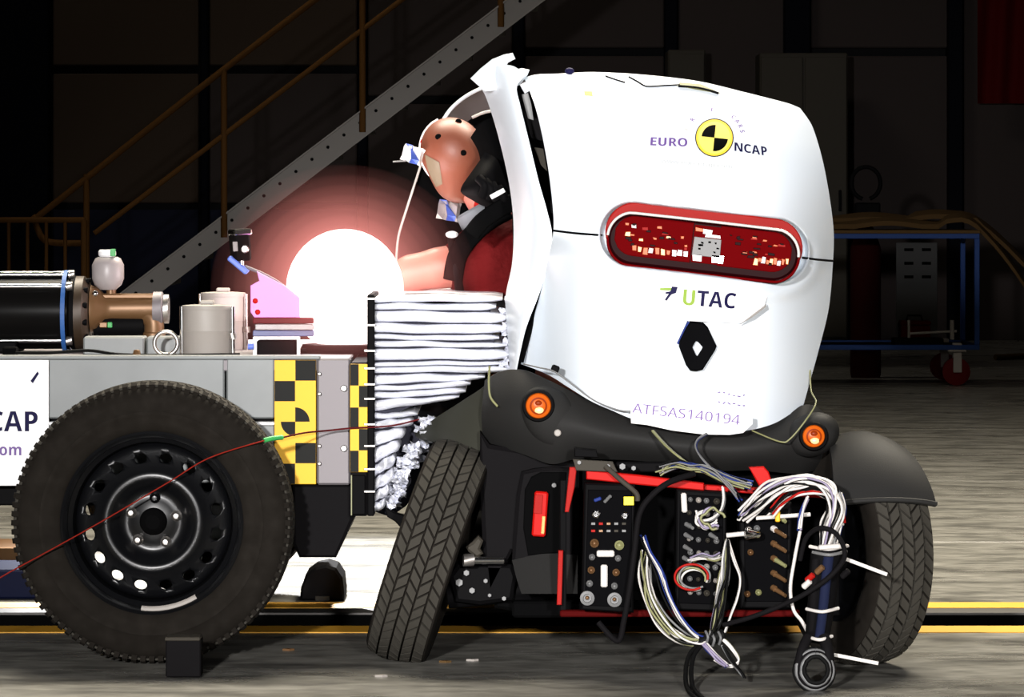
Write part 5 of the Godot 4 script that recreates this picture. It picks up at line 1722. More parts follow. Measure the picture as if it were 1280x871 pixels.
	part(mg, "mudguard_lip", S().tube(lip, 0.006, 8), M["black plastic"])
	part(c, "mudguard_bracket", slab(S(), V2([1030, 560, 1060, 548, 1074, 600, 1064, 640, 1050, 700, 1036, 700]), 0.0, 0.1, 0.01), M["dark plastic"])

func car_wheel(c: Node3D, at: Vector3, b: Basis) -> void:
	var w := Node3D.new()
	w.name = "wheel"
	c.add_child(w, true)
	var fr := axle_frame(at, b)
	var prof: Array = [Vector2(0.168, -0.055), Vector2(0.178, -0.064), Vector2(0.2, -0.071), Vector2(0.235, -0.077), Vector2(0.258, -0.076), Vector2(0.266, -0.072), Vector2(0.266, -0.06), Vector2(0.268, -0.03), Vector2(0.268, 0), Vector2(0.268, 0.03), Vector2(0.266, 0.06), Vector2(0.266, 0.072), Vector2(0.258, 0.076), Vector2(0.235, 0.077), Vector2(0.2, 0.071), Vector2(0.178, 0.064), Vector2(0.168, 0.055)]
	part(w, "tyre", S().lathe(fr, prof, 80, true), M["rubber"])
	part(w, "tread", lugs(Transform3D(b, at), 0.262, 0.282, 0.142, 5, 52, 0.085, true, 0.012), M["tread rubber"], "", "stuff")
	part(w, "rim", S().lathe(fr, [Vector2(0.166, -0.058), Vector2(0.174, -0.062), Vector2(0.168, -0.05), Vector2(0.15, -0.02), Vector2(0.14, -0.01), Vector2(0.06, -0.015), Vector2(0, -0.015), Vector2(0, 0.005), Vector2(0.06, 0.005), Vector2(0.14, 0.01), Vector2(0.15, 0.03), Vector2(0.168, 0.05), Vector2(0.174, 0.062), Vector2(0.164, 0.058), Vector2(0.155, 0.0)], 48, true), M["rim black"])

# ------------------------------------------------------------------ crash dummy
func nets(lo: Vector3, hi: Vector3, cell: float, f: Callable) -> Shape:
	var n := Vector3i(((hi - lo) / cell).ceil()) + Vector3i.ONE
	var val := PackedFloat32Array()
	val.resize(n.x * n.y * n.z)
	var sx := 1
	var sy := n.x
	var sz := n.x * n.y
	for k in n.z:
		for j in n.y:
			for i in n.x:
				val[i + j * sy + k * sz] = f.call(lo + Vector3(i, j, k) * cell)
	var vert := {}
	var pos := PackedVector3Array()
	for k in n.z - 1:
		for j in n.y - 1:
			for i in n.x - 1:
				var o := i + j * sy + k * sz
				var sum := Vector3.ZERO
				var cnt := 0
				for e in [[0, 0, 0, 1, 0, 0], [0, 1, 0, 1, 1, 0], [0, 0, 1, 1, 0, 1], [0, 1, 1, 1, 1, 1], [0, 0, 0, 0, 1, 0], [1, 0, 0, 1, 1, 0], [0, 0, 1, 0, 1, 1], [1, 0, 1, 1, 1, 1], [0, 0, 0, 0, 0, 1], [1, 0, 0, 1, 0, 1], [0, 1, 0, 0, 1, 1], [1, 1, 0, 1, 1, 1]] if _mixed(val, o, sy, sz) else []:
					var a := val[o + e[0] + e[1] * sy + e[2] * sz]
					var b := val[o + e[3] + e[4] * sy + e[5] * sz]
					if (a < 0.0) != (b < 0.0):
						sum += Vector3(e[0], e[1], e[2]).lerp(Vector3(e[3], e[4], e[5]), a / (a - b))
						cnt += 1
				if cnt:
					vert[o] = pos.size()
					pos.append(lo + (Vector3(i, j, k) + sum / cnt) * cell)
	var sh := S()
	for o in vert:
		for ax in [[sx, sy, sz], [sy, sz, sx], [sz, sx, sy]]:
			var a := val[o]
			var b := val[o + ax[0]]
			if (a < 0.0) == (b < 0.0):
				continue
			if not (vert.has(o - ax[1]) and vert.has(o - ax[2]) and vert.has(o - ax[1] - ax[2])):
				continue
			var q: Array = [pos[vert[o]], pos[vert[o - ax[1]]], pos[vert[o - ax[1] - ax[2]]], pos[vert[o - ax[2]]]]
			if a < 0.0:
				sh.quad(q[0], q[1], q[2], q[3], 1)
			else:
				sh.quad(q[3], q[2], q[1], q[0], 1)
	if sh.v.size():
		sh.close(0)
	return sh

func _mixed(val: PackedFloat32Array, o: int, sy: int, sz: int) -> bool:
	var s := val[o] < 0.0
	for d in [1, sy, sy + 1, sz, sz + 1, sz + sy, sz + sy + 1]:
		if (val[o + d] < 0.0) != s:
			return true
	return false

func cap(p: Vector3, a: Vector3, b: Vector3, ra: float, rb: float) -> float:
	var ab := b - a
	var t := clampf((p - a).dot(ab) / ab.length_squared(), 0.0, 1.0)
	return p.distance_to(a + ab * t) - lerpf(ra, rb, t)

func smin(a: float, b: float, k: float) -> float:
	var h := clampf(0.5 + 0.5 * (b - a) / k, 0.0, 1.0)
	return lerpf(b, a, h) - k * h * (1.0 - h)

func ell(p: Vector3, c: Vector3, b: Basis, r: Vector3) -> float:
	var q := (p - c) * b
	var k0 := (q / r).length()
	var k1 := (q / (r * r)).length()
	return k0 * (k0 - 1.0) / maxf(k1, 1e-6)

func dummy() -> void:
	var z := -0.80
	var o := thing("crash_dummy", "copper-headed crash test dummy in a dark red jacket leaning out of the white car", "crash dummy", P(640, 470, z))
	var u := U(1.0, z)
	# head: skull with the crown up left and the chin down right, seen from behind
	var tilt := Basis(Vector3(0, 0, 1), deg_to_rad(24.0))
	var hc := P(566, 190, z)
	var jaw := P(573, 221, z - 0.03)
	var head_f := func(p: Vector3) -> float:
		var d := ell(p, hc, tilt, Vector3(40 * u, 44 * u, 0.098))
		d = smin(d, ell(p, jaw, tilt, Vector3(32 * u, 33 * u, 0.075)), 0.03)
		return smin(d, cap(p, P(566, 232, z - 0.06), P(588, 244, z - 0.05), 0.016, 0.02), 0.02)
	var head := part(o, "head", nets(hc - Vector3(0.13, 0.17, 0.15), hc + Vector3(0.14, 0.13, 0.13), 0.0055, head_f), M["copper vinyl"])
	# skull cap screws, a flash-lit rim painted white, the paler face skin along the left edge
	var on := func(px: float, py: float) -> Vector3:
		var a := P(px, py, z + 0.2)
		var d := (a - Vector3(0, EYE, CZ)).normalized()
		var t := 0.0
		for i in 60:
			var s: float = head_f.call(a + d * t)
			t += maxf(s, 0.0004)
			if s < 0.0006:
				return a + d * t
		return P(px, py, z)
	for p in [[548, 171], [579, 191], [597, 179], [573, 152]]:
		var q: Vector3 = on.call(float(p[0]), float(p[1]))
		part(head, "screw_hole", S().ball(q, Basis.from_scale(Vector3(4.2 * u, 3.8 * u, 0.004)), 12), M["black cavity"])
	var face: Array = []
	for j in 9:
		var row: Array = []
		for i in 7:
			var f := j / 8.0
			var e := Vector2(531, 193).lerp(Vector2(545, 234), f) + Vector2(-2.5 * sin(PI * f), 0)
			var g := Vector2(549, 203).lerp(Vector2(553, 230), f)
			var m: Vector2 = e.lerp(g, i / 6.0)
			row.append((on.call(m.x, m.y) as Vector3) + Vector3(0, 0, 0.002))
		face.append(row)
	part(head, "face_skin", S().grid(face, Vector3(0, 0, 1), 0.003), M["tan vinyl"])
	var rim: Array = []
	for i in 9:
		var a := deg_to_rad(200.0 - 110.0 * i / 8.0)
		rim.append(hc + tilt * Vector3(cos(a) * 39.5 * u, sin(a) * 43.5 * u, -0.012))
	part(head, "flash_lit_rim", S().tube(rim, 0.006, 8, 4), M["sticker white"])  # white tube painted as the flash light along the skull's edge
	part(head, "red_marker", S().box(T(P(531, 180, z + 0.0), Vector3(0, 0, 30)), Vector3(0.016, 0.03, 0.03), 0.005), M["red paint"])
	# body: neck, torso, half arms and thighs as one figure
	var body_f := func(p: Vector3) -> float:
		var d := cap(p, P(590, 226, z - 0.01), P(618, 268, z), 0.045, 0.055)
		d = smin(d, cap(p, P(640, 330, z), P(668, 440, z), 0.13, 0.13), 0.05)
		d = smin(d, cap(p, P(606, 322, z + 0.02), P(700, 300, z + 0.02), 0.07, 0.07), 0.05)
		d = smin(d, cap(p, P(590, 330, z + 0.03), P(548, 335, z + 0.05), 0.062, 0.055), 0.03)
		d = smin(d, cap(p, P(548, 335, z + 0.05), P(514, 342, z + 0.04), 0.05, 0.052), 0.012)
		d = smin(d, cap(p, P(650, 455, z - 0.02), P(640, 450, z - 0.4), 0.08, 0.065), 0.04)
		return smin(d, cap(p, P(720, 455, z - 0.02), P(725, 450, z - 0.4), 0.08, 0.065), 0.04)
	part(o, "body", nets(P(470, 540, z) - Vector3(0, 0, 0.5), P(770, 200, z) + Vector3(0, 0, 0.18), 0.0125, body_f), M["pink vinyl"])
	var jacket_f := func(p: Vector3) -> float:
		var d := cap(p, P(641, 330, z), P(668, 425, z), 0.142, 0.142)
		d = smin(d, cap(p, P(606, 322, z + 0.02), P(700, 300, z + 0.02), 0.088, 0.082), 0.05)
		return smin(d, cap(p, P(600, 328, z + 0.03), P(583, 331, z + 0.035), 0.080, 0.076), 0.02)
	var jk := part(o, "jacket", nets(P(540, 480, z) - Vector3(0, 0, 0.2), P(790, 250, z) + Vector3(0, 0, 0.2), 0.0115, jacket_f), M["red cloth"])
	var cuff: Array = []
	for i in 25:
		var t := TAU * i / 24.0
		cuff.append(P(570, 332, z + 0.04) + Vector3(-0.012 * cos(t), 0.078 * cos(t), 0.078 * sin(t)))
	part(jk, "sleeve_hem", S().tube(cuff, 0.012, 8, 2), M["black metal"])
	part(jk, "shoulder_strap", S().tube([P(566, 350, z + 0.11), P(572, 320, z + 0.125), P(588, 296, z + 0.125), P(612, 275, z + 0.12), P(636, 262, z + 0.11)], 0.026, 10, 6, 0.3), M["black cavity"])
	part(o, "collar", S().lathe(Transform3D(Shape.basis_y(P(588, 236, z) - P(606, 268, z)), P(602, 262, z + 0.01)), [Vector2(0.05, -0.02), Vector2(0.072, -0.025), Vector2(0.07, 0.01), Vector2(0.064, 0.016), Vector2(0.055, 0.012)], 24), M["grey cloth"])
	part(o, "white_button", S().ball(P(565, 293, z + 0.12), Basis.from_scale(Vector3(8 * u, 4.5 * u, 0.01)), 14), M["sticker white"])
	part(o, "red_neck_wrap", S().cyl(P(600, 252, z + 0.03), P(612, 258, z + 0.05), 0.028, 14, -1.0, 0.004), M["wire red"])
	# torn strips of tape: one by the windscreen edge, one under the chin
	for k in 2:
		var pts: Array = [[[501, 186], [512, 182], [520, 178], [530, 186], [530, 207], [522, 210], [514, 198], [506, 194]], [[552, 250], [560, 246], [566, 262], [578, 266], [572, 280], [548, 272], [545, 262]]][k]
		var g: Array = []
		for j in 4:
			var row: Array = []
			for i in 5:
				var c0 := Vector2(516, 193) if k == 0 else Vector2(561, 263)
				var q := c0 + Vector2((i - 2) * [6.6, 7.0][k], (j - 1.5) * [7.4, 8.4][k]).rotated([0.35, 0.2][k]) + Vector2([0, 2, -1, 3, 0][i], [1, -2, 2, 0][j])
				row.append(P(q.x, q.y, [-0.74, -0.86][k] + 0.02 * sin(i * 2.1 + j * 1.3)))
			g.append(row)
		var sh := S()
		for j in 3:
			for i in 4:
				sh.quad(g[j][i], g[j][i + 1], g[j + 1][i + 1], g[j + 1][i])
		sh.face(0, Vector3(0, 0, 1))
		var tp := thing("tape_flag", ["crumpled white and blue tape flag sticking out beside the dummy's copper head", "crumpled white and blue tape flag below the dummy's chin"][k], "tape", g[3][2], "tape flags by the dummy")
		part(tp, "flag", sh, M["sticker white"] if k == 0 else M["milky plastic"])
		for j in 2:
			var st := S()
			st.quad(g[j][j], g[j][j + 1], g[j + 1][j + 2], g[j + 1][j + 1])
			st.quad(g[j + 1][j + 1], g[j + 1][j + 2], g[j + 2][j + 3 - j], g[j + 2][j + 2 - j])
			for q in st.v.size():
				st.v[q] += Vector3(0, 0, 0.003)
			st.face(0, Vector3(0, 0, 1))
			part(tp, "blue_stripe", st, M["blue tape"])
		if k == 0:
			part(tp, "tape_end", S().cyl(P(491, 202, -0.74), P(508, 201, -0.74), 0.002, 6), M["wire grey"])

# ------------------------------------------------------------------ data recorders behind the car
func plug(par: Node3D, x: float, y: float, z: float, r: float, m: String, ring: bool = false) -> void:
	var u := U(1.0, z)
	var fr := Transform3D(Basis(Vector3(1, 0, 0), Vector3(0, 0, 1), Vector3(0, -1, 0)), P(x, y, z))
	if ring:
		var s := part(par, "round_socket", S().lathe(fr, [Vector2(r * u, -0.005), Vector2(r * u, 0.012), Vector2(r * 0.62 * u, 0.014), Vector2(r * 0.6 * u, 0.002), Vector2(r * 0.3 * u, 0.002), Vector2(r * 0.28 * u, 0.008), Vector2(0, 0.009)], 20), M[m])
		part(s, "socket_pin", S().ball(P(x, y, z + 0.008), Basis.from_scale(Vector3.ONE * r * 0.28 * u), 10), M["bronze"])
	else:
		part(par, "round_socket", S().lathe(fr, [Vector2(r * u, -0.005), Vector2(r * u, 0.010), Vector2(r * 0.7 * u, 0.013), Vector2(r * 0.45 * u, 0.008), Vector2(0, 0.016)], 14), M[m])

func recorders() -> void:
	var rng := RandomNumberGenerator.new()
	rng.seed = 19
	var z := 0.40
	# red frame that carries the recorders
	var f := thing("recorder_frame", "red steel frame bolted under the car's rear bumper, holding the data recorders", "frame", P(800, 780, 0.3))
	part(f, "top_bar", slab(S(), V2([733, 588, 800, 594, 880, 604, 880, 613, 800, 606, 733, 599]), 0.37, 0.03, 0.003), M["red paint"])
	part(f, "top_bar", slab(S(), V2([880, 606, 1050, 616, 1050, 624, 880, 613]), 0.33, 0.03, 0.003), M["red paint"])
	part(f, "side_bar", slab(S(), V2([712, 584, 721, 584, 718, 610, 711, 640, 706, 640]), 0.36, 0.02, 0.002), M["wire red"])
	part(f, "side_bar", slab(S(), V2([698, 688, 704, 688, 702, 756, 696, 756]), 0.34, 0.02, 0.002), M["wire red"])
	part(f, "side_bar", rbox(S(), 700, 600, 708, 765, 0.31, 0.02, 0.002), M["black metal"])
	part(f, "bottom_bar", rbox(S(), 700, 763, 1000, 771, 0.33, 0.03, 0.003), M["deep red"])
	part(f, "upright", rbox(S(), 1040, 620, 1050, 770, 0.30, 0.03, 0.003), M["black metal"])
	part(f, "hook_tab", slab(S(), V2([936, 584, 955, 583, 961, 590, 968, 611, 952, 613, 945, 600]), 0.36, 0.02, 0.003), M["red paint"], "bent bright red tab")
	var pl := part(f, "mounting_plate", slab(S(), V2([716, 574, 766, 577, 772, 590, 720, 588]), 0.385, 0.012, 0.002), M["cabinet"])
	for p in [[760, 583, 3.0], [778, 583, 4.0], [792, 585, 3.0], [724, 578, 2.6]]:
		part(pl, "plate_bolt", S().cyl(P(p[0], p[1], 0.37), P(p[0], p[1], 0.395), U(p[2], 0.38), 6), M["wire grey"])
	part(f, "clamp_block", slab(S(), V2([718, 560, 746, 563, 748, 572, 718, 571]), 0.36, 0.05, 0.003), M["black metal"])
	part(f, "clamp_block", rbox(S(), 770, 578, 850, 590, 0.33, 0.04, 0.003), M["black metal"])
	# left recorder
	var a := thing("data_recorder", "black data recorder with two columns of round sockets and a yellow label", "recorder", P(763, 768, z - 0.06), "data recorders on the red frame")
	part(a, "case", slab(S(), V2([731, 604, 794, 606, 792, 766, 727, 762]), z, 0.12, 0.005), M["black metal"])
	part(a, "front_plate", slab(S(), V2([735, 612, 790, 613, 789, 759, 731, 757]), z + 0.004, 0.006, 0.002), M["ink black"])
	for p in [[745, 642, 5.2, "chrome"], [781, 644, 4.8, "chrome"], [743, 678.6, 5.5, "bronze"], [774, 681, 6, "wire olive"], [740, 696, 4, "wire grey"], [772.5, 697.5, 4, "wire grey"], [739, 712, 4.6, "bronze"], [770, 715, 4.6, "bronze"], [737, 729, 4.2, "wire grey"], [768, 732, 4.2, "wire grey"]]:
		plug(a, p[0], p[1], z + 0.004, p[2], p[3])
	plug(a, 734, 747, z + 0.004, 9.0, "wire grey", true)
	plug(a, 768, 749, z + 0.004, 9.0, "wire grey", true)
	part(a, "yellow_label", rbox(S(), 779.5, 620.5, 792.5, 631.5, z + 0.0075, 0.004, 0.001), M["yellow plastic"])
	part(a, "white_plug", rbox(S(), 746, 688, 768, 696, z + 0.018, 0.02, 0.003), M["wire white"])
	part(a, "white_plug", rbox(S(), 751, 706, 759.5, 734, z + 0.018, 0.02, 0.003), M["wire white"])
	part(a, "blue_plug", S().box(T(P(747, 624, z + 0.008), Vector3(0, 0, 20)), Vector3(0.018, 0.008, 0.012), 0.002), M["wire blue"])
	part(a, "toggle", S().cyl(P(756, 627, z + 0.004), P(763, 620, z + 0.02), 0.004, 8), M["wire grey"])
	for r in 2:
		for k in 5:
			part(a, "small_jack", rbox(S(), 739 + k * 9.6, 653 + r * 9, 744 + k * 9.6, 656 + r * 9, z + 0.0065, 0.004, 0.0005), M[["wire grey", "wire red", "bronze", "wire grey", "cabinet"][(k + r) % 5]])
	# middle recorder
	var b := thing("data_recorder", "black data recorder half hidden by looped wires, in the middle of three", "recorder", P(878, 764, z - 0.06), "data recorders on the red frame")
	part(b, "case", slab(S(), V2([846, 612, 908, 616, 908, 764, 844, 762]), z, 0.12, 0.005), M["black metal"])
	part(b, "front_plate", slab(S(), V2([850, 618, 904, 621, 904, 756, 848, 754]), z + 0.004, 0.006, 0.002), M["ink black"])
	part(b, "white_plug", S().box(T(P(855, 628, z + 0.012), Vector3(0, 0, 3)), Vector3(0.013, 0.046, 0.02), 0.003), M["wire white"])
	for r in 8:
		for k in 4:
			plug(b, 862 + k * 11.0 + rng.randf_range(-1, 1), 624 + r * 16.5 + k * 0.8, z + 0.004, rng.randf_range(2.6, 4.0), ["wire grey", "cabinet", "wire grey", "pot grey"][(r + k * 3) % 4])
	for p in [[858, 655], [857, 668], [856, 683], [855, 697], [888, 668], [893, 700]]:
		part(b, "angled_plug", S().cyl(P(p[0], p[1], z + 0.004), P(p[0] + 8, p[1] + 5, z + 0.03), 0.006, 8, 0.004), M["wire grey"])
	# right recorder
	var c := thing("data_recorder", "black data recorder with a row of slanting gold plugs", "recorder", P(968, 760, z - 0.06), "data recorders on the red frame")
	part(c, "case", slab(S(), V2([924, 622, 990, 628, 988, 760, 926, 760]), z - 0.02, 0.12, 0.005), M["black metal"])
	part(c, "front_plate", slab(S(), V2([930, 632, 985, 636, 984, 752, 931, 752]), z - 0.016, 0.006, 0.002), M["ink black"])
	for k in 6:
		var y := 645.0 + k * 18.5
		part(c, "gold_plug", S().cyl(P(968, y - 2, z - 0.01), P(982, y + 7, z + 0.02), U(3.2, z), 10, U(2.4, z)), M["bronze" if k % 3 else "wire olive"])
		part(c, "plug_tip", S().cyl(P(966, y - 3.5, z - 0.012), P(969, y - 1.5, z - 0.004), U(4.0, z), 8), M["wire white" if k < 2 else "bronze"])
	for p in [[936, 662, "pot grey"], [938, 690, "bronze"], [934, 742, "bronze"], [948, 740, "wire olive"], [946, 660, "wire grey"]]:
		plug(c, p[0], p[1], z - 0.016, 4.0, p[2])
	part(c, "lever_plug", S().cyl(P(908, 669, z + 0.05), P(930, 667, z + 0.05), U(3.0, z), 10), M["wire white"])
	part(c, "lever_plug", S().cyl(P(930, 667, z + 0.05), P(950, 668, z + 0.04), U(7.5, z), 12, U(5.0, z), 0.003), M["chrome"])
	part(c, "rod_plug", S().cyl(P(945, 647.5, z + 0.03), P(1013, 643, z + 0.03), U(2.6, z), 8), M["wire white"])
	part(c, "rod_sleeve", S().box(T(P(972, 645, z + 0.034)), Vector3(0.011, 0.026, 0.014), 0.002), M["yellow target"])

func strands(par: Node3D, way: Array, n: int, spread: float, r: float, mats: Array, rng: RandomNumberGenerator, pinch: Array = []) -> void:
	# way: [x, y, z] stations in pixels and metres; strands part between stations and gather where pinch is 1
	n = int(ceil(n * 1.45))
	r *= 0.8
	for k in n:
		var pts: Array = []
		var off := Vector3(rng.randf_range(-1, 1), rng.randf_range(-1, 1), rng.randf_range(-1, 1))
		for i in way.size():
			var s := spread * (1.0 if pinch.is_empty() else lerpf(1.0, 0.22, pinch[i]))
			var d := off * s + Vector3(rng.randf_range(-1, 1), rng.randf_range(-1, 1), rng.randf_range(-1, 1)) * s * 0.35
			pts.append(P(way[i][0] + d.x, way[i][1] + d.y, way[i][2] + d.z * 0.004))
		part(par, "wire", S().tube(pts, r * rng.randf_range(0.85, 1.15), 6, 7), M[mats[k % mats.size()]])

func looms() -> void:
	var rng := RandomNumberGenerator.new()
	rng.seed = 23
	var w := 0.0032
	var o := thing("wire_loom", "loom of white, blue and olive wires sagging from the left recorder to a knot below", "wires", P(850, 800, 0.46))
	strands(o, [[803, 672, 0.42], [811, 692, 0.45], [824, 716, 0.47], [832, 742, 0.48], [848, 772, 0.49], [868, 794, 0.5], [884, 797, 0.5]], 6, 4.0, w, ["wire blue", "wire white", "wire grey", "wire black"], rng, [0, 0.5, 0, 0, 0, 0.3, 1])
	strands(o, [[806, 690, 0.41], [806, 715, 0.44], [812, 745, 0.47], [826, 774, 0.48], [848, 797, 0.49], [872, 803, 0.5], [884, 798, 0.5]], 8, 7.0, w, ["wire olive", "wire white", "wire black", "wire grey", "wire white"], rng, [0, 0, 0, 0, 0, 0.3, 1])
	o = thing("wire_loom", "upright loom of grey and olive wires hanging in front of the middle recorder", "wires", P(905, 795, 0.47))
	strands(o, [[909, 675, 0.46], [909, 695, 0.475], [906, 722, 0.48], [901, 750, 0.48], [895, 775, 0.49], [890, 795, 0.5]], 11, 6.5, w, ["wire olive", "wire grey", "wire black", "wire white", "wire violet", "wire black"], rng, [1, 0.4, 0, 0, 0.2, 0.5])
	strands(o, [[910, 676, 0.46], [918, 700, 0.48], [925, 722, 0.485], [922, 745, 0.485], [914, 768, 0.49], [906, 790, 0.5]], 2, 1.6, w * 1.1, ["wire white"], rng)
	o = thing("wire_knot", "knot where the two hanging looms meet, with a white loop and blue end below", "wires", P(890, 830, 0.5))
	for p in [[882, 796], [890, 799], [898, 797]]:
		part(o, "tie", S().tube([P(p[0], p[1] - 7, 0.51), P(p[0] + 3, p[1], 0.525), P(p[0] + 1, p[1] + 8, 0.51)], 0.0035, 6, 5), M["wire grey"])
	part(o, "wrap", S().cyl(P(874, 802, 0.5), P(906, 793, 0.5), U(8, 0.5), 14, -1.0, 0.003), M["wire black"])
	strands(o, [[902, 796, 0.51], [914, 808, 0.52], [924, 824, 0.53], [918, 832, 0.53], [906, 831, 0.53], [894, 823, 0.53]], 2, 1.5, w, ["wire white", "wire olive"], rng)
	strands(o, [[878, 803, 0.51], [886, 812, 0.52], [898, 824, 0.53], [908, 832, 0.54]], 3, 2.5, w * 1.2, ["wire blue", "wire violet", "wire white"], rng)
	strands(o, [[904, 806, 0.52], [914, 822, 0.53], [926, 838, 0.56], [932, 846, 0.57]], 2, 3.0, w, ["wire black", "wire grey"], rng)
	for k in 2:
		solo("black_cable", S().tube([P(876 + 4 * k, 803, 0.5), P(862 + 6 * k, 818, 0.54), P(857 + 7 * k, 840, 0.60), Vector3(P(860 + 8 * k, 0, 0.70).x, 0.007, 0.70), Vector3(P(878 + 9 * k, 0, 0.95).x, 0.006, 0.95)], 0.0055, 8, 7), M["wire black"], ["black cable dropping from the wire knot to the floor, left one", "black cable dropping from the wire knot to the floor, right one"][k], "cable", "black cables at the wire knot")
	o = thing("wire_coil", "loops of pale wire coiled over the lower sockets of the middle recorder", "wires", P(866, 745, 0.45))
	for k in 4:
		var pts: Array = []
		var cx := 866.0 + rng.randf_range(-3, 3)
		var cy := 722.0 + rng.randf_range(-3, 3)
		for i in 15:
			var t := 1.0 + TAU * i / 16.0
			pts.append(P(cx + (16 + k * 1.6) * cos(t), cy + (13 + k) * sin(t), 0.435 + 0.006 * k))
		part(o, "wire", S().tube(pts, w * 0.9, 6, 4), M[["wire white", "wire olive", "wire grey", "wire red"][k]])
	strands(o, [[862, 700, 0.43], [876, 696, 0.45], [890, 698, 0.45], [900, 694, 0.43]], 4, 4.0, w * 0.9, ["wire white", "wire violet", "wire olive", "wire grey"], rng)
	o = thing("wire_coil", "tangle of white wires looped over the upper sockets of the middle recorder", "wires", P(880, 660, 0.45))
	for k in 4:
		var pts: Array = []
		for i in 12:
			var t := 0.4 * k + TAU * i / 14.0
			pts.append(P(886 + 3 * k - 4 + (13 + rng.randf_range(-3, 3)) * cos(t), 648 + (11 + rng.randf_range(-3, 3)) * sin(t), 0.43 + 0.008 * k))
		part(o, "wire", S().tube(pts, w, 6, 4), M[["wire white", "wire white", "wire violet", "wire olive"][k]])
	strands(o, [[905, 610, 0.42], [906, 625, 0.43], [902, 640, 0.44], [890, 650, 0.45], [876, 650, 0.44], [872, 640, 0.43]], 2, 2.0, w, ["wire white", "wire grey"], rng)
	o = thing("wire_loom", "thin coloured wires running across under the bumper to the recorders", "wires", P(890, 600, 0.4))
	strands(o, [[816, 538, 0.29], [836, 560, 0.36], [862, 580, 0.39], [886, 592, 0.4], [905, 602, 0.41]], 2, 1.6, w, ["wire olive", "wire white"], rng)
	strands(o, [[884, 542, 0.29], [872, 550, 0.34], [871, 562, 0.37], [884, 580, 0.4], [912, 604, 0.41]], 2, 1.5, w * 0.8, ["wire grey", "wire blue"], rng)
	strands(o, [[826, 588, 0.39], [846, 580, 0.4], [866, 584, 0.41], [884, 586, 0.41], [908, 598, 0.41], [936, 606, 0.41]], 9, 6.0, w * 0.8, ["wire grey", "wire blue", "wire olive", "wire black", "wire white"], rng)
	strands(o, [[880, 586, 0.41], [898, 594, 0.42], [912, 606, 0.42], [924, 622, 0.42]], 5, 5.0, w * 0.9, ["wire blue", "wire grey", "wire black"], rng)
	o = thing("wire_bundle", "thick arching bundle of white wires above the black hose at the right of the recorders", "wires", P(1010, 690, 0.46))
	strands(o, [[928, 646, 0.42], [944, 628, 0.44], [966, 612, 0.46], [992, 602, 0.48], [1018, 601, 0.49], [1038, 612, 0.5], [1044, 634, 0.5], [1036, 658, 0.5], [1030, 686, 0.5]], 16, 8.0, w * 1.25, ["wire white", "wire black", "wire white", "wire violet", "wire white", "wire black", "wire white", "wire blue"], rng, [0.2, 0, 0, 0.2, 0.2, 0, 0, 0, 0.6])
	strands(o, [[960, 640, 0.43], [978, 622, 0.45], [1000, 612, 0.46], [1024, 612, 0.47], [1048, 628, 0.47], [1050, 650, 0.48]], 5, 6.0, w * 1.1, ["wire black", "wire white", "wire red", "wire black"], rng)
	strands(o, [[1008, 622, 0.46], [1002, 640, 0.47], [998, 662, 0.47]], 3, 3.0, w * 1.2, ["wire blue", "wire white", "wire violet"], rng)
	strands(o, [[1052, 616, 0.48], [1057, 636, 0.49], [1050, 664, 0.5], [1046, 684, 0.5]], 4, 3.5, w * 1.1, ["wire blue", "wire white", "wire grey"], rng)
	o = thing("hose", "upright black cable sleeve banded with white ties, right of the data recorders", "hose", P(1020, 810, 0.6))
	part(o, "sleeve", S().tube([P(1034, 690, 0.50), P(1030, 720, 0.52), P(1026, 760, 0.56), P(1021, 800, 0.61)], U(21, 0.5), 18, 6, 0.6, U(15, 0.6)), M["black metal"])
	part(o, "blue_strip", S().tube([P(1036, 694, 0.52), P(1033, 720, 0.545), P(1029, 760, 0.585), P(1024, 798, 0.63)], U(7, 0.5), 10, 6, 0.8, U(6, 0.6)), mat("hose blue", Color(0.11, 0.13, 0.22), 0.5))
	part(o, "grey_strip", S().tube([P(1020, 700, 0.52), P(1018, 740, 0.55), P(1015, 796, 0.61)], U(6, 0.5), 8, 6), M["dark plastic"])
	for y in [[684, 0.52, 1012.0, 1060.0], [691, 0.53, 1016.0, 1058.0], [762, 0.6, 1008.0, 1048.0], [797, 0.645, 1010.0, 1040.0]]:
		part(o, "tie", S().tube([P(y[2], y[0] - 1, y[1] - 0.02), P((y[2] + y[3]) / 2, y[0] + 2.5, y[1] + 0.01), P(y[3], y[0] - 2, y[1] - 0.02)], 0.0042, 6, 6), M["wire white"] if y[0] != 691 else M["wire grey"])
	part(o, "connector_block", S().box(T(P(1040, 683, 0.53), Vector3(0, 0, 4)), Vector3(U(34, 0.5), U(6, 0.5), 0.02), 0.003), M["wire white"])
	for p in [[1024, 712, "bronze"], [1012, 722, "wire red"], [1056, 717, "dark plastic"], [1008, 730, "wire white"]]:
		part(o, "connector", S().cyl(P(p[0] - 4, p[1] + 4, 0.545), P(p[0] + 5, p[1] - 4, 0.555), U(4, 0.5), 10, -1.0, 0.002), M[p[2]])
	for p in [[1056, 698, 1109, 718, 0.52], [1036, 817, 1098, 829, 0.60], [1000, 809, 1018, 821, 0.62]]:
		part(o, "tie_tail", S().box(_bar(P(p[0], p[1], p[4]), P(p[2], p[3], p[4] + 0.03)), Vector3(U(4.4, 0.5), P(p[0], p[1], p[4]).distance_to(P(p[2], p[3], p[4] + 0.03)), 0.002), 0.0006), M["wire white"])
	o = thing("cable_coil", "small grey coil of cable hanging at the foot of the black sleeve", "cable", Vector3(P(1017, 860, 0.67).x, 0.006, 0.67))
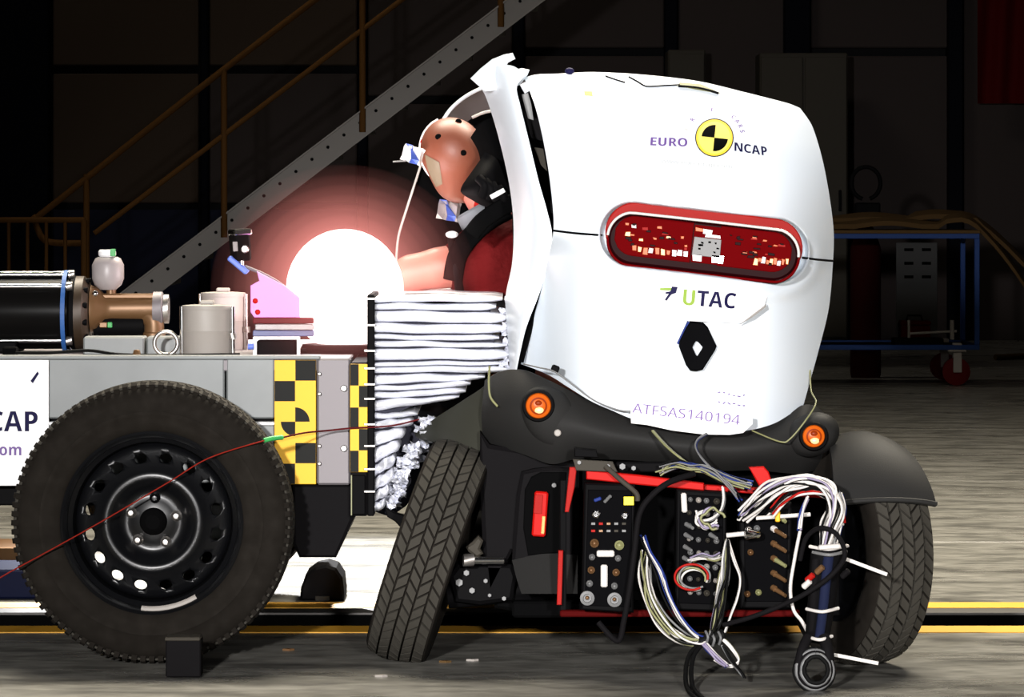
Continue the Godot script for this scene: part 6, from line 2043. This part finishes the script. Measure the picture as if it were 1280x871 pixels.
	for k in 5:
		var pts: Array = []
		for i in 29:
			var t := PI / 2 + TAU * i / 28.0
			pts.append(P(1018 + rng.randf_range(-0.6, 0.6) + k * 0.5 + (25.0 - 2.6 * k) * cos(t), 837 - (25.5 - 2.4 * k) * sin(t) * 1.04, 0.655 + 0.006 * k))
		part(o, "turn", S().tube(pts, 0.0052, 8, 2), M[["wire black", "wire grey", "dark plastic", "wire grey", "wire black"][k]])
	part(o, "lead", S().tube([P(1030, 796, 0.63), P(1034, 810, 0.65), P(1036, 826, 0.66)], 0.014, 10, 5), M["dark plastic"])
	part(o, "lead", S().tube([P(1010, 796, 0.63), P(1003, 812, 0.65), P(999, 830, 0.66)], 0.012, 10, 5), M["dark plastic"])
	solo("black_cable", S().tube([P(868, 592, 0.42), P(838, 602, 0.45), P(814, 620, 0.46), P(799, 644, 0.46), P(793, 690, 0.46), P(787, 735, 0.46), P(780, 775, 0.45), P(772, 801, 0.44), P(748, 778, 0.42)], 0.0072, 8, 7), M["dark plastic"], "black cable curving down between the left and middle recorders to a hooked end", "cable")
	solo("black_cable", S().tube([P(904, 781, 0.5), P(940, 771, 0.53), P(978, 756, 0.55), P(1010, 740, 0.57), P(1040, 718, 0.58), P(1056, 694, 0.57), P(1046, 668, 0.55), P(1026, 660, 0.53), P(1008, 672, 0.5), P(1000, 700, 0.48)], 0.006, 8, 7), M["dark plastic"], "black cable running from the wire knot across the black sleeve in a loop", "cable")
	solo("frayed_string", S().tube([P(1000, 664, 0.48), P(993, 700, 0.5), P(988, 735, 0.51), P(992, 762, 0.52), P(1002, 776, 0.53), P(1009, 789, 0.53)], 0.0042, 8, 7), M["wire white"], "frayed white cord hanging in front of the right recorder", "string")
	solo("black_lever", S().tube([P(757, 583, 0.40), P(776, 600, 0.42), P(795, 616, 0.42), P(797, 626, 0.42)], 0.006, 8, 5), M["cabinet"], "thin dark lever slanting over the top of the left recorder", "lever")
	solo("white_wire", S().tube([P(655, 455, 0.2), P(672, 459, 0.24), P(692, 464, 0.27), P(712, 478, 0.28), P(742, 500, 0.29), P(772, 512, 0.29), P(788, 514, 0.29)], 0.0018, 6, 6), M["wire grey"], "thin pale wire following the lower edge of the white rear panel", "wire")
	solo("white_wire", S().tube([P(612, 458, 0.12), P(611, 478, 0.14), P(613, 496, 0.15), P(622, 508, 0.16)], 0.0028, 6, 6), M["wire olive"], "short pale wire hanging over the left fender", "wire")
	solo("thin_wire", S().tube([P(1012, 455, 0.06), P(1014, 488, 0.14), P(1020, 503, 0.21), P(1008, 524, 0.25), P(988, 548, 0.26), P(975, 552, 0.26), P(940, 538, 0.285)], 0.002, 6, 6), M["wire olive"], "thin olive wire trailing along the right end of the bumper", "wire")

func _bar(a: Vector3, b: Vector3) -> Transform3D:
	return Transform3D(Shape.basis_y(b - a), (a + b) / 2)

func small_things() -> void:
	# trigger cord strung past the trolley wheel to the barrier
	var o := thing("trigger_cord", "thin red cord strung across the trolley wheel to the barrier, with a green connector", "cord", P(0, 724, 0.2))
	part(o, "red_cord", S().tube([P(-60, 760, 0.2), P(0, 722, 0.19), P(60, 689, 0.18), P(130, 650, 0.17), P(210, 603, 0.16), P(262, 572, 0.17), P(332, 550, 0.16)], 0.0017, 6, 5), mat("cord red", Color(0.5, 0.12, 0.08), 0.7))
	part(o, "connector", S().tube([P(330, 550.5, 0.16), P(340, 548, 0.15), P(353, 546.5, 0.13)], 0.006, 8, 3), M["green plastic"])
	part(o, "dark_cord", S().tube([P(352, 547, 0.13), P(380, 541, 0.04), P(410, 538, -0.06), P(440, 535, -0.06), P(480, 533, -0.06), P(500, 530, -0.06), P(524, 524, -0.06)], 0.0022, 6, 5), mat("cord brown", Color(0.34, 0.08, 0.09), 0.7))
	# chocks and things on the floor
	var c := thing("wheel_stop", "small upright black block on the floor in front of the trolley wheel", "block", P(229, 846, 0.41))
	part(c, "block", rbox(S(), 207, 799, 251, 846.5, 0.41, 0.07, 0.003), M["dark plastic"])
	part(c, "top_lip", rbox(S(), 206, 796.5, 250, 801, 0.415, 0.08, 0.002), M["cabinet"])
	var z := -1.38
	var fy := 0.0025
	var bk := thing("rubber_buffer", "dark rounded rubber buffer on the floor behind the trolley wheel", "buffer", Vector3(P(402, 0, z).x, fy, z))
	var prof: Array = []
	for p in V2([375, 762, 376, 735, 382, 718, 394, 709, 408, 706, 420, 710, 428, 722, 430, 740, 430, 762]):
		var q := P(p.x, p.y, z)
		prof.append(Vector2(q.x, maxf(q.y, fy)))
	part(bk, "body", S().prism(prof, Transform3D(Basis(), Vector3(0, 0, z)), 0.2, 0.008), M["dark plastic"])
	part(bk, "bolt_bar", rbox(S(), 394, 745, 412, 751, z + 0.006, 0.008, 0.001), M["cabinet"])
	var zb := -1.42
	solo("blue_pad", block(Vector3(P(-90, 0, zb).x, 0.0025, zb - 0.3), Vector3(P(62, 0, zb).x, 0.085, zb), 0.006), M["blue paint"], "dark blue pad on the floor beyond the trolley wheel", "pad")
	solo("beige_board", block(Vector3(P(-60, 0, -2.6).x, 0.0, -2.9), Vector3(P(26, 0, -2.6).x, 0.045, -2.6), 0.004), M["bronze"], "beige board lying on the floor beyond the blue pad", "board")
	var rng := RandomNumberGenerator.new()
	rng.seed = 3
	for p in [[360, 813, "a wood-coloured chip on the floor between trolley wheel and leaning tyre", "bronze"], [590, 826, "white fragment on the floor right of the leaning tyre", "pot grey"], [556, 828, "pale fragment on the floor just right of the leaning tyre's foot", "canvas brown"], [476, 846, "small grey fragment on the floor near the leaning tyre", "pot grey"]]:
		var zz: float = CZ - EYE * F / (p[1] - HY)
		var x := P(p[0], 0, zz).x
		var sh := S()
		sh.prism([Vector2(-0.014, 0), Vector2(0.004, -0.008), Vector2(0.016, 0.002), Vector2(0.002, 0.012)], Transform3D(Basis(Vector3(1, 0, 0), Vector3(0, 0, -1), Vector3(0, 1, 0)), Vector3(x, 0.005, zz)), 0.005, 0.001)
		solo("fragment", sh, M[p[3]], p[2], "fragment", "fragments on the floor")
